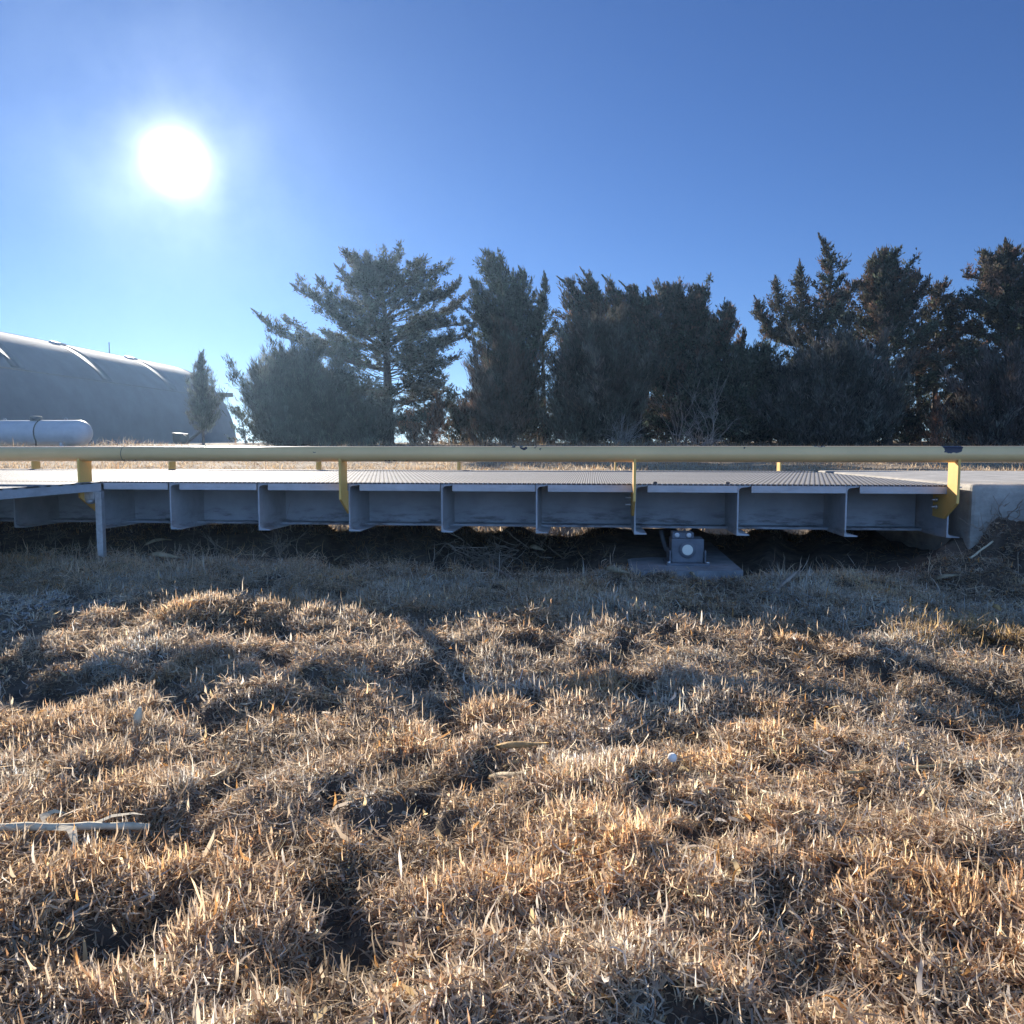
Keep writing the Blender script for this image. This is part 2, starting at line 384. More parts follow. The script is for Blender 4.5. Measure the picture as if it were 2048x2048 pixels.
def gz(x, y):
    x = np.asarray(x, float); y = np.asarray(y, float)
    z = np.interp(y, GY, GZ)
    near = 1 - sstep((y - 4.3) / .5)
    z = z + near * (.045 * (vnoise(x, y, .62) - .5) + .04 * (vnoise(x + 9, y + 4, .23) - .5) + .02 * (vnoise(x + 2, y + 14, .105) - .5) + .046 * hummock(x, y)[0] - .020 - .034 * pits(x, y))
    z = z + .05 * np.exp(-((x + 1.75) / .75) ** 2 - ((y - 3.5) / .22) ** 2) + .035 * np.exp(-((x - 1.75) / .35) ** 2 - ((y - 3.45) / .2) ** 2)
    mid = sstep((y - 4.4) / .4) * (1 - sstep((y - 8.6) / .5))
    z = z + mid * (.05 * (vnoise(x + 30, y, .6) - .5) + .03 * (vnoise(x, y + 50, .17) - .5) + .03 * (vnoise(x + 4, y + 9, .12) - .5))
    for cx, wx, dz in ((-.84, .16, .075), (-.28, .28, .09), (1.08, .22, .085), (-2.12, .10, .06), (1.62, .12, .06), (-1.25, .05, .05), (.75, .05, .05)):
        z = z - mid * dz * np.exp(-((x - cx * y / 6.3) / wx) ** 4)
    far = sstep((y - 8.8) / 1.5)
    z = z + far * (.10 * (vnoise(x, y, 2.3) - .5) + .05 * (vnoise(x + 3, y, .7) - .5) + .25 * (vnoise(x, y, 14) - .5) * sstep((y - 16) / 8))
    z = z + .11 * sstep((x - 1.75) / .4) * np.exp(-((y - 4.8) / .5) ** 2)
    bank = sstep((x - 2.16 + .34 * (vnoise(x + 5, y, .21) - .5) + .2 * (vnoise(x, y + 8, .09) - .5)) / .50) * np.exp(-(np.maximum(0, 4.62 - y) / .55) ** 2) * (1 - sstep((y - 4.9) / .3))
    z = z + .35 * bank * (.85 + .3 * vnoise(x, y, .2))
    return z
def axis_steps(parts):
    o = []
    for a, b, s in parts: o += list(np.arange(a, b, s))
    return np.array(o + [parts[-1][1]])
xs = axis_steps([(-240, -60, 20), (-60, -16, 2.0), (-16, -5, .4), (-5, 5, .032), (5, 16, .4), (16, 60, 2.0), (60, 240, 20)])
ys = axis_steps([(-40, 0, 2), (0, .8, .2), (.8, 5, .032), (5, 9, .06), (9, 17, .25), (17, 60, 1.2), (60, 300, 20)])
XX, YY = np.meshgrid(xs, ys)
ZZ = gz(XX, YY)
V = np.stack([XX.ravel(), YY.ravel(), ZZ.ravel()], 1)
nx, ny = len(xs), len(ys)
I = np.arange(nx * ny).reshape(ny, nx)
Q = np.stack([I[:-1, :-1].ravel(), I[:-1, 1:].ravel(), I[1:, 1:].ravel(), I[1:, :-1].ravel()], 1)
o = link('ground', npmesh('ground', V, Q, smooth=True), M['ground'])
tag(o, kind='structure')

# ------------------------------------------------------------------ concrete
mb = MB()
mb.box(2.215, 7.0, 4.75, 7.86, -.35, .660, .022)
ab = mb.build('concrete_abutment', M['concrete'])
tag(ab, 'pale concrete abutment block at the right end of the steel deck', 'abutment')
mb = MB(); mb.prism([(7.0, 4.9), (60, 5.2), (60, 9.6), (7.0, 7.85)], 'z', .45, .652)
o = mb.build('road', M['concrete']); tag(o, kind='structure')
mb = MB(); mb.prism([(.235, 4.58), (.905, 4.66), (.93, 6.35), (.255, 6.1)], 'z', -.15, .142)
pad = mb.build('concrete_pad', M['pad'])
tag(pad, 'low grey concrete footing pad on the dark ground under the deck', 'footing')

# ------------------------------------------------------------------ weighbridge
DZ = .653
scale = empty('weighbridge', (-.8, 4.8, .337), 'long grey steel vehicle scale with tread plate deck and yellow pipe rails', 'truck scale')
mb = MB(); mb.box(-9.6, 2.135, 4.80, 7.86, DZ - .009, DZ, .0015)
mb.build('deck_plate', M['deck'], scale)
CH = [-6.95, -6.34, -5.72, -5.10, -4.49, -3.879, -3.291, -2.766, -2.160, -1.553, -.949, -.346, .266, .887, 1.523, 2.108]
def cprof(x):
    t, wd, z0, z1 = .009, .076, .337, DZ - .010
    p = [(x, z0), (x + wd, z0), (x + wd, z0 + .006)]
    for k in range(5):                       # rounded inside corner
        a = -pi / 2 - k * pi / 8
        p.append((x + t + .02 + .02 * cos(a), z0 + .012 + .02 + .02 * sin(a)))
    for k in range(5):
        a = pi - k * pi / 8
        p.append((x + t + .02 + .02 * cos(a), z1 - .012 - .02 + .02 * sin(a)))
    p += [(x + wd, z1 - .006), (x + wd, z1), (x + .004, z1), (x, z1 - .004), (x, z0 + .003)]
    return p
ch0 = None
for x in CH:
    if ch0 is None:
        mb = MB(); mb.prism(cprof(0.0), 'y', 4.803, 7.85)
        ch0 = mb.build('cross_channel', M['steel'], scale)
        base = ch0.matrix_basis.copy()
        ch0.matrix_basis = base @ Matrix.Translation((x, 0, 0))
    else:
        c = ch0.copy(); COL.objects.link(c); c.parent = scale
        c.matrix_basis = base @ Matrix.Translation((x, 0, 0))
for a, b in zip(CH, CH[1:]):
    mb = MB(); mb.box(a + .078 + R.uniform(-.003, .003), b - .003, 4.788, 4.796, DZ - .053, DZ - .0105, .002)
    mb.build('edge_strip', M['strip'], scale)
for y in (5.24, 7.42):
    mb = MB()
    mb.box(-9.55, 2.10, y - .005, y + .005, .362, DZ - .012)
    mb.box(-9.55, 2.10, y - .115, y + .115, .346, .361, .002)
    mb.build('girder', M['girder'], scale)
for px in (1310, 1455):
    x = at(px, 966, 4.82)[0]
    MB().box(x - .012, x + .012, 4.806, 4.84, DZ, DZ + .012, .002).build('lug', M['darksteel'], scale)

def post_at(rail, x, ya, yb, bolts=True):
    s = 1 if yb > ya else -1
    yc = lambda v: ya + (v - 4.66) * s
    mb = MB()
    mb.prism([(yc(4.66), .806), (yc(4.785), .806), (yc(4.785), .597), (yc(4.97), .597), (yc(4.97), .456), (yc(4.82), .450), (yc(4.66), .552)], 'x', x - .015, x - .001)
    mb.build('post', M['post'], rail)
    if bolts:
        for z in (.560, .516):
            mb = MB(); mb.cyl((x - .052, yc(4.90), z), (x - .015, yc(4.90), z), .0065, 10)
            mb.cyl((x - .030, yc(4.90), z), (x - .016, yc(4.90), z), .013, 6)
            mb.build('bolt', M['bolt'], rail)
rail = MB().tube([(-9.6, 4.70, .835), (-1.5, 4.70, .835), (2.0, 4.70, .835), (5.9, 4.70, .835)], .048, 40).build('guard_rail', M['rail'], scale)
for x in (-6.95, -5.10, -3.291, -1.553, .266, 2.108): post_at(rail, x, 4.66, 4.97)
MB().tube([(-3.0, 4.70, .835), (-2.9975, 4.70, .835)], .0492, 40).build('weld_seam', M['darksteel'], rail)
frail = MB().tube([(-9.6, 7.965, .835), (2.6, 7.965, .835)], .048, 28).build('guard_rail', M['rail'], scale)
for px in (75, 347, 640, 920, 1232, 1559):
    x = at(px, 935, 7.95)[0]; post_at(frail, x, 8.0, 7.7, False)

# ------------------------------------------------------------------ load cell stand
lc = empty('load_cell_stand', (.6, 4.9, .142), 'grey steel load cell stand with round white plug on the concrete pad', 'load cell stand')
mb = MB(); mb.box(.470, .735, 4.82, 5.10, .142, .156, .003); mb.build('base_plate', M['cell'], lc)
mb = MB(); mb.box(.502, .702, 4.862, 5.02, .156, .306, .008); mb.build('housing', M['cell'], lc)
mb = MB(); mb.lathe([(0, .034), (0, .052), (-.006, .052), (-.006, .046), (-.010, .044), (-.010, .034)], (.600, 4.862, .238), 'y', 40); mb.build('collar', M['cell'], lc)
mb = MB(); mb.lathe([(0, .0335), (-.0125, .0335), (-.014, .031)], (.600, 4.8625, .238), 'y', 32); mb.build('plug', M['disc'], lc)
for x0, x1 in ((.489, .4995), (.7045, .715)):
    MB().box(x0, x1, 4.85, 5.04, .156, .235, .003).build('side_plate', M['cell'], lc)
mb = MB(); mb.box(.508, .640, 4.875, 4.99, .307, .345, .003); mb.build('bracket', M['cell'], lc)
for x in (.536, .609):
    MB().lathe([(0, .009), (0, .016), (-.005, .016), (-.005, .009)], (x, 4.8748, .328), 'y', 24).build('bushing', M['galv'], lc)
for x in (.486, .722):
    mb = MB(); mb.cyl((x, 4.84, .156), (x, 4.84, .166), .013, 6); mb.build('anchor_bolt', M['bolt'], lc)
p = [at(1322, 1062, 5.15), at(1326, 1080, 5.12), at(1332, 1098, 5.1), at(1343, 1106, 5.08)]
MB().tube(p, [.014, .014, .014, .012], 8).build('check_rod', M['darksteel'], lc)

# ------------------------------------------------------------------ side platform on the left
pf = empty('side_platform', (-4.2, 4.2, .1), 'low steel tread plate landing beside the left of the deck on galvanised legs', 'platform')
mb = MB(); mb.prism([(-5.03, 3.62), (-3.185, 3.62), (-3.222, 4.785), (-3.283, 4.785), (-3.283, 4.64), (-3.315, 4.64), (-3.315, 4.785), (-5.03, 4.785)], 'z', DZ - .012, DZ - .002); mb.build('deck_plate', M['deck'], pf)
mb = MB(); mb.prism([(-3.196, 3.63), (-3.188, 3.63), (-3.224, 4.775), (-3.232, 4.775)], 'z', DZ - .062, DZ - .0125)
mb.build('edge_angle', M['strip'], pf)
for x, y in ((-3.2015, 4.72), (-3.23, 3.68), (-4.95, 4.60), (-4.95, 3.68)):
    z = float(gz(x, y)) - .1
    MB().box(x - .022, x + .022, y - .018, y + .018, z, DZ - (.064 if y > 4.7 else .013), .003).build('leg', M['galv'], pf)
jb = empty('junction_box', (-3.33, 4.64, .53), 'small pale junction box hung under the landing next to its galvanised leg', 'junction box')
mb = MB(); mb.box(-3.328, -3.225, 4.70, 4.76, .535, .632, .006); mb.build('housing', M['galv'], jb)
mb = MB(); mb.lathe([(.536, .030), (.522, .030), (.512, .024), (.508, .012)], (-3.272, 4.73, 0), 'z', 20); mb.build('conduit_hub', M['galv'], jb)

# ------------------------------------------------------------------ arched building
BX, BR, BY0, BY1 = -33.6, 6.0, 24.0, 57.8
BZ = 1.46
qb = empty('arched_building', (BX, 40, BZ), 'long grey arched metal farm building rising behind the white tank', 'building')
def arc_mesh(r, a0, a1, y0, y1, na, nyy, thick=.08):
    A = np.linspace(a0, a1, na); Ys = np.linspace(y0, y1, nyy)
    Vv = []
    for rr in (r, r - thick):
        for y in Ys:
            Vv += [(BX + rr * cos(a) * 1.0, y, BZ - .25 + (rr + .25) * sin(a)) for a in A]
    Vv = np.array(Vv); n = na * nyy
    I = np.arange(n).reshape(nyy, na)
    q = np.stack([I[:-1, :-1].ravel(), I[:-1, 1:].ravel(), I[1:, 1:].ravel(), I[1:, :-1].ravel()], 1)
    qs = [q, q[:, ::-1] + n]
    edge = np.concatenate([I[0, :], I[1:, -1], I[-1, ::-1][1:], I[::-1, 0][1:]])
    e2 = np.roll(edge, -1)
    qs.append(np.stack([edge, e2, e2 + n, edge + n], 1))
    return npmesh('arc', Vv, np.concatenate(qs), smooth=False)
me = arc_mesh(BR, 0, pi, BY0, BY1, 61, 70); me.polygons.foreach_set('use_smooth', np.ones(len(me.polygons), bool)); 
roofm = bpy.data.materials.new('ribbed roof sheet'); roofm = mat('ribbed roof sheet', (.105, .11, .13), .85, 0, (.7, .82, 1.12))
t = roofm.node_tree; g = t.nodes.new('ShaderNodeNewGeometry'); wv = t.nodes.new('ShaderNodeTexWave'); wv.bands_direction = 'Y'; wv.inputs['Scale'].default_value = 1.6
t.links.new(g.outputs['Position'], wv.inputs['Vector']); bp = t.nodes.new('ShaderNodeBump'); bp.inputs['Strength'].default_value = .03; bp.inputs['Distance'].default_value = .03
t.links.new(wv.outputs['Fac'], bp.inputs['Height']); t.links.new(bp.outputs[0], t.nodes['Principled BSDF'].inputs['Normal'])
link('roof', me, roofm, qb)
mb = MB(); pts = [(BX + (BR - .1) * cos(a), BZ - .25 + (BR + .15) * sin(a)) for a in np.linspace(0, pi, 40)]
mb.prism(pts, 'y', BY1 - .25, BY1 - .12); mb.build('end_wall', M['quonset'], qb); mb = MB(); mb.prism(pts, 'y', BY0 + .12, BY0 + .25); mb.build('end_wall', M['quonset'], qb)
seam_a = math.asin((at(200, 777, 45)[2] - BZ + .25) / (BR + .25)) if False else radians(43)
for yy in (36.0, 43.2, 50.6):
    link('roof_band', arc_mesh(BR + .007, radians(37), radians(74), yy, yy + 1.0, 24, 2, .012), mat('dark band sheet', (.06, .065, .08), .7, 0, (2, .8, 1.2)), qb)  # thin arched panels, darker than the roof sheet around them
    link('band_lip', arc_mesh(BR + .10, radians(72), radians(75), yy - .05, yy + 1.05, 8, 2, .10), M['tank'], qb)  # pale raised lip at the top of each dark panel
link('seam_batten', arc_mesh(BR + .02, radians(35.6), radians(36.4), BY0, BY1, 3, 2, .03), M['darksteel'], qb)
link('ridge_cap', arc_mesh(BR + .06, radians(85), radians(95), BY0, BY1 - 4.5, 9, 2, .05), M['quonset'], qb)
mb = MB(); mb.cyl((BX + .2, 51.0, BZ + BR - .05), (BX + .2, 51.0, BZ + BR + .85), .03, 8); mb.build('lightning_rod', M['darksteel'], qb)
zt = at(466, 790, 58.2)
mb = MB(); mb.box(BX - 9, float(zt[0]), 57.95, 58.25, float(zt[2]) - .16, float(zt[2]) + .16, .02); mb.build('door_track', M['darksteel'], qb)

# ------------------------------------------------------------------ propane tank
TY = 27.0
tip = at(181, 866, TY); rr = .48
tk = empty('propane_tank', (tip[0] - 2.4, TY, float(gz(tip[0] - 2.4, TY))), 'long white propane tank with dark valve dome in front of the arched building', 'propane tank')
L = 4.9; prof = []
for k in range(11):
    a = k / 10 * pi / 2; prof.append((-rr * 1.0 * cos(a) * .95 - (L - 2 * rr), max(.004, rr * sin(a))))
prof += [(-(L - 2 * rr) * f, rr) for f in (.75, .5, .25)]
for k in range(11):
    a = pi / 2 - k / 10 * pi / 2; prof.append((rr * cos(a) * .95, max(.004, rr * sin(a))))
cx = tip[0] - rr * .95
MB().lathe(prof, (cx, TY, tip[2]), 'x', 48).build('shell', M['tank'], tk)
dome = at(72, 832, TY)
MB().lathe([(tip[2] + rr - .03, .21), (tip[2] + rr + .10, .21), (tip[2] + rr + .145, .18), (tip[2] + rr + .16, .10)], (dome[0], TY, 0), 'z', 28).build('valve_dome', M['darksteel'], tk)
hp = [(dome[0] + .19, TY - .1, tip[2] + rr + .05)] + [(dome[0] + .25, TY - (rr + .02) * sin(a), tip[2] + (rr + .02) * cos(a)) for a in np.linspace(.25, 2.2, 9)] + [(dome[0] + .26, TY - .42, tip[2] - rr - .1)]
MB().tube(hp, .022, 8).build('hose', M['rubber'], tk)
for dx in (-.5, -3.5):
    MB().box(cx + dx - .05, cx + dx + .05, TY - .35, TY + .35, float(gz(cx + dx, TY)) - .2, tip[2] - rr + .12, .01).build('saddle_leg', M['tank'], tk)
for px in (10, 132):
    e = at(px, 838, TY); z0 = tip[2] + rr
    MB().tube([(e[0] - .06, TY, z0 - .01), (e[0] - .05, TY, z0 + .05), (e[0], TY, z0 + .075), (e[0] + .05, TY, z0 + .05), (e[0] + .06, TY, z0 - .01)], .014, 6).build('lifting_lug', M['tank'], tk)

# ------------------------------------------------------------------ small auger by the slender juniper
a0, a1 = at(375, 884, 39), at(402, 862, 39)
ag = empty('grain_auger', (a0[0], 39, float(gz(a0[0], 39))), 'small dark grain auger leaning beside the slender juniper', 'auger')
b0 = at(362, 876, 39)
mb = MB(); mb.prism([(b0[0] - .32, float(b0[2]) + .28), (b0[0] + .30, float(b0[2]) + .22), (b0[0] + .24, float(b0[2]) - .5), (b0[0] - .28, float(b0[2]) - .5)], 'y', 38.7, 39.3)
mb.build('hopper', M['rubber'], ag)
d = a1 - a0
MB().tube([a0 - d * .35, a0, a1, a1 + d * .5], .09, 12).build('auger_tube', M['darksteel'], ag)
mb = MB(); mb.lathe([(38.62, .10), (38.62, .24), (38.5, .24), (38.5, .10)], (b0[0] + .35, 0, float(gz(b0[0], 39)) + .24), 'y', 24); mb.build('wheel', M['rubber'], ag)

# ------------------------------------------------------------------ trees
def spline(pts, n):
    pts = np.asarray(pts, float); seg = np.r_[0, np.cumsum(np.linalg.norm(np.diff(pts, axis=0), axis=1))]
    t = np.linspace(0, seg[-1], n)
    P = np.stack([np.interp(t, seg, pts[:, k]) for k in range(3)], 1)
    for _ in range(2):
        Q2 = P.copy(); Q2[1:-1] = (P[:-2] + 2 * P[1:-1] + P[2:]) / 4; P = Q2
    return P
class Tree:
    def __init__(self, seed):
        self.g = np.random.default_rng(seed); self.tb = []; self.S = []; self.n = 0
        self.V, self.Q = [], []
    def limb(self, P, r0, r1, n=5):
        P = np.asarray(P); m = len(P)
        d = np.gradient(P, axis=0); d /= np.linalg.norm(d, axis=1)[:, None] + 1e-9
        ref = np.array([.31, .9, .3]); u = np.cross(d, ref); u /= np.linalg.norm(u, axis=1)[:, None] + 1e-9; v = np.cross(d, u)
        r = np.linspace(r0, r1, m)[:, None, None]
        a = np.arange(n) * 2 * pi / n
        ring = P[:, None, :] + r * (u[:, None, :] * np.cos(a)[None, :, None] + v[:, None, :] * np.sin(a)[None, :, None])
        I = np.arange(m * n).reshape(m, n) + self.n; J = np.roll(I, -1, 1)
        self.V.append(ring.reshape(-1, 3)); self.Q.append(np.stack([I[:-1].ravel(), J[:-1].ravel(), J[1:].ravel(), I[1:].ravel()], 1)); self.n += m * n
    def sprays(self, C, D, L, W, col):
        """C centres, D directions, L lengths, W widths, col colours"""
        self.S.append((C, D, L, W, col))
    def clumps(self, C, T, per, sig, sl, sw, upb, cols, outb=.5):
        """leaf clumps round the points C with tangents T"""
        g = self.g; n = len(C)
        if n == 0: return
        k = g.poisson(per, n); idx = np.repeat(np.arange(n), k); N = len(idx)
        off = g.normal(0, 1, (N, 3)) * sig * g.uniform(.5, 1.25, n)[idx, None]
        off[:, 2] *= .75
        al = g.normal(0, 1, N) * sig * .9
        P = C[idx] + off + T[idx] * al[:, None]
        D = T[idx] * g.uniform(.2, 1.0, N)[:, None] + off / (sig + 1e-6) * outb + np.array([0, 0, 1.0]) * upb + g.normal(0, .38, (N, 3))
        D /= np.linalg.norm(D, axis=1)[:, None] + 1e-9
        tone = (.35 + 1.5 * g.uniform(0, 1, n) ** 1.3)[idx] * g.uniform(.7, 1.3, N)
        cc = np.asarray(cols)[g.integers(0, len(cols), n)][idx] * tone[:, None]
        self.sprays(P, D, sl * g.uniform(.55, 1.35, N), sw * g.uniform(.6, 1.4, N), cc)
    def stem(self, pts, prof, nb, r0, sub=0, dens=1.0, rise=(5, 50), curl=.35, t0=.1, sig=.13, sl=.20, sw=.05, upb=.35, cols=None, inner=.25, lean=(0, 0, 0), bare=.0, per=8, limb_r=.014, outb=.5, flat=1.0):
        """a stem with branches all round it; prof = [(t, reach)]"""
        g = self.g; P = spline(pts, 26); self.limb(P, r0, max(.012, r0 * .08), 8 if r0 > .1 else 6)
        pt = np.array(prof)
        seg = np.linspace(0, 1, len(P)); base = g.uniform(0, 2 * pi)
        lv = np.array(lean, float)
        if bare < 1:
            ks = min(1.0, .25 + .75 * np.linalg.norm(P[-1] - P[0]) / 4.0)
            self.plume(P, int(110 * ks), lv * 1.8 + g.normal(0, .08, 3), sl * 1.1, sw * .8, cols, .085, .9 * ks)
        for i in range(sub):                     # side leaders that break up the outline
            t = g.uniform(.42, .86); p = np.array([np.interp(t, np.linspace(0, 1, len(P)), P[:, k]) for k in range(3)])
            rch = float(np.interp(t, pt[:, 0], pt[:, 1])); az = g.uniform(0, 2 * pi); el = radians(g.uniform(48, 76)); Ls = rch * g.uniform(.6, 1.2) + .35
            dv = np.array([cos(az) * cos(el), sin(az) * cos(el) * .7, sin(el)])
            q = [p, p + dv * Ls * .5 + lv * .1, p + dv * Ls + np.array([0, 0, .2 * Ls]) + lv * Ls * .6]
            self.stem(q, [(0, .30 * rch), (.4, .34 * rch + .12), (.8, .14 * rch + .06), (1, .05)], int(14 + 9 * Ls), r0 * .35, dens=dens, rise=(20, 55), curl=.3, t0=.12, sig=sig * .8, sl=sl, sw=sw, upb=upb, cols=cols, inner=.12, lean=lean, per=per * .8, outb=outb)
        for i in range(nb):
            t = t0 + (1 - t0) * ((i + g.uniform(0, 1)) / nb) ** .9
            p = np.array([np.interp(t, seg, P[:, k]) for k in range(3)])
            reach = np.interp(t, pt[:, 0], pt[:, 1]) * g.choice([.45, .8, 1.05, 1.28, 1.58], p=[.18, .30, .30, .15, .07])
            az = base + i * 2.4 + g.normal(0, .3)
            el = radians(rise[0] + (rise[1] - rise[0]) * t + g.normal(0, 9))
            d = np.array([cos(az) * cos(el), sin(az) * cos(el) * flat, sin(el)])
            n = 8; s = np.linspace(0, 1, n)[:, None]
            bp = p + d * reach * s + np.array([0, 0, 1.0]) * curl * reach * s ** 2.2 + lv * reach * s ** 2 + np.cumsum(g.normal(0, .03, (n, 3)), 0) * reach * .5
            self.limb(bp, limb_r * (.5 + .35 * reach), .006, 4)
            if g.uniform() < bare: continue
            # a feathery upturned tip
            kt = int(5 + 9 * min(1, reach)); dt = bp[-1] - bp[-3]; dt = dt / (np.linalg.norm(dt) + 1e-9)
            Dt = dt * .8 + np.array([0, 0, .55]) + lv * .8 + g.normal(0, .30, (kt, 3)); Dt /= np.linalg.norm(Dt, axis=1)[:, None]
            self.sprays(bp[-1] + Dt * (g.uniform(-.05, .22, kt) * min(1.2, .4 + reach))[:, None] + g.normal(0, .035, (kt, 3)), Dt, sl * g.uniform(.8, 1.7, kt), sw * g.uniform(.5, .9, kt), np.asarray(cols)[g.integers(0, len(cols), kt)] * g.uniform(.6, 1.3, kt)[:, None])
            # foliage sits along the branch and on short side shoots
            m = max(2, int(reach / sig * 1.1 * dens))
            u = inner + (1.02 - inner) * g.uniform(0, 1, m) ** .8
            C = np.stack([np.interp(u, s[:, 0], bp[:, k]) for k in range(3)], 1)
            tg = np.gradient(bp, axis=0); tg /= np.linalg.norm(tg, axis=1)[:, None] + 1e-9
            T = np.stack([np.interp(u, s[:, 0], tg[:, k]) for k in range(3)], 1)
            side = np.cross(T, [0, 0, 1.0]); side /= np.linalg.norm(side, axis=1)[:, None] + 1e-9
            sh = g.normal(0, 1, m) * .22 * reach * (1.15 - u)
            C = C + side * sh[:, None]; C[:, 2] += g.normal(.02, .05, m) * min(reach, 1.5)
            T = T + side * (np.sign(sh) * .5)[:, None] + lv * .6; T /= np.linalg.norm(T, axis=1)[:, None] + 1e-9
            fs = min(1.0, .40 + .5 * reach); tb = g.uniform(.55, 1.5)
            bc = [np.array(cols[int(g.integers(len(cols)))]) * tb] * 2 + [np.array(cols[int(g.integers(len(cols)))]) * tb]
            self.clumps(C, T, per * (.5 + .5 * fs), sig * fs, sl, sw, upb, bc, outb)
    def plume(self, P, n, lean, sl, sw, cols, width=.10, size=.85):
        """the wispy pointed tip of a stem"""
        g = self.g; t = g.uniform(0, 1, n) ** .7; top = P[-1]; d0 = P[-1] - P[-4]; d0 = d0 / (np.linalg.norm(d0) + 1e-9)
        C = top + d0 * ((t - .62) * size)[:, None] + np.array(lean) * (t ** 2 * size)[:, None] + g.normal(0, 1, (n, 3)) * (width * (1.06 - t))[:, None]
        Dv = d0 + np.array(lean) * 1.5 + g.normal(0, .38, (n, 3)); Dv /= np.linalg.norm(Dv, axis=1)[:, None]
        cc = np.asarray(cols)[g.integers(0, len(cols), n)] * g.uniform(.7, 1.3, n)[:, None]
        self.sprays(C, Dv, sl * g.uniform(.6, 1.4, n), sw * g.uniform(.6, 1.2, n), cc)
    def finish(self, root):
        if self.V:
            link('trunk', npmesh('trunk', np.concatenate(self.V), np.concatenate(self.Q), smooth=True), self.bark, root)
        if self.S:
            C, D, L, W, K = [np.concatenate([s[i] for s in self.S]) for i in range(5)]
            g = self.g; N = len(C)
            r = g.normal(0, 1, (N, 3)); U = np.cross(D, r); U /= np.linalg.norm(U, axis=1)[:, None] + 1e-9
            L = L[:, None]; W = W[:, None]
            bend = np.cross(D, U) * L * g.normal(0, .12, N)[:, None]
            V4 = np.stack([C - D * L * .5, C + U * W * .5 + bend, C + D * L * .5, C - U * W * .5 + bend], 1).reshape(-1, 3)
            Q4 = np.arange(N * 4).reshape(N, 4)
            link('crown', npmesh('crown', V4, Q4, col=np.repeat(K, 4, 0)), M['leaf'], root)

GREEN = [(.075, .090, .060), (.085, .095, .062), (.095, .090, .065), (.075, .078, .058)]
BROWN = [(.14, .098, .072), (.115, .095, .07), (.165, .10, .068), (.085, .085, .06)]
RUST = [(.26, .12, .075), (.20, .11, .07), (.32, .16, .09), (.13, .095, .07)]
GREYG = [(.12, .122, .095), (.10, .108, .082), (.14, .13, .10)]
PINK = [(.34, .25, .21), (.28, .20, .16)]

def tree(seed, label, Y, stems, cols=GREEN, cat='tree', name='cedar_tree', group='trees of the windbreak', bark=None):
    """stems: (pixel polyline, [(t, reach px)], nb, trunk radius px, options)"""
    T = Tree(seed); T.bark = bark or M['bark']
    k = Y / FPX
    first = at(*stems[0][0][0], Y); zb = float(gz(first[0], Y))
    root = empty(name, (first[0], Y, zb), label, cat, group)
    for i, (pts, prof, nb, r0, opt) in enumerate(stems):
        dy = opt.pop('dy', 0.0) if opt else 0.0
        W3 = []
        for j, p in enumerate(pts):
            q = at(p[0], p[1], Y); q[1] += dy * j / max(1, len(pts) - 1)
            W3.append(q)
        if i == 0 or opt.get('ground'):
            W3[0][2] = float(gz(W3[0][0], Y)) - .15
        opt = dict(opt); opt.pop('ground', None)
        T.stem(W3, [(a, b * k) for a, b in prof], nb, r0 * k, cols=opt.pop('cols', cols), **opt)
    T.finish(root)
    return root

OP = dict(dens=1.05, rise=(-6, 40), curl=.18, sig=.082, sl=.16, sw=.050, per=12, inner=.30, upb=.3)
DN = dict(dens=.70, rise=(-10, 56), curl=.45, sig=.085, sl=.17, sw=.050, per=14, inner=.26, upb=.7, lean=(-.14, 0, 0), t0=.06, sub=4)
FB = dict(dens=1.25, rise=(4, 72), curl=.62, sig=.12, sl=.27, sw=.030, per=18, inner=.12, upb=.9, lean=(-.06, 0, 0), outb=.3, t0=.04)
LM = dict(dens=1.2, rise=(10, 35), curl=.2, sig=.11, sl=.15, sw=.045, per=14, inner=.12, upb=.4, t0=.45)
def D(b, **k): r = dict(b); r.update(k); return r

tree(11, 'slender pointed juniper with a bare foot in front of the arched building', 37,
     [([(407, 893), (406, 860), (404, 780), (402, 712)], [(0, 20), (.15, 32), (.35, 27), (.6, 19), (.85, 9), (1, 2)], 120, 3.2, D(FB, t0=.17, sig=.11, sl=.24, dens=1.5, per=15, lean=(0, 0, 0)))], GREYG, name='juniper_tree')
tree(12, 'small ragged dark cedar at the right foot of the arched building', 44,
     [([(492, 893), (488, 860), (478, 822)], [(0, 34), (.4, 24), (1, 6)], 26, 2, D(OP, per=8)), ([(505, 893), (515, 850), (508, 835)], [(0, 22), (1, 8)], 18, 2, D(OP, ground=1))], GREEN)
tree(13, 'broad feathery bush cedar left of the tall open cedar', 33,
     [([(585, 893), (588, 815), (598, 740)], [(0, 105), (.3, 92), (.6, 62), (.85, 32), (1, 7)], 190, 4, D(FB, t0=.01, sub=2)),
      ([(560, 893), (535, 815), (515, 750)], [(0, 56), (.4, 42), (.75, 24), (1, 6)], 130, 3, D(FB, t0=.01, ground=1, lean=(-.12, 0, 0))),
      ([(660, 893), (672, 820), (678, 778)], [(0, 85), (.5, 56), (1, 10)], 130, 3, D(FB, t0=.01, ground=1)),
      ([(730, 893), (735, 860), (738, 835)], [(0, 60), (1, 20)], 80, 2, D(FB, t0=.01, ground=1))], GREYG, name='cedar_bush')
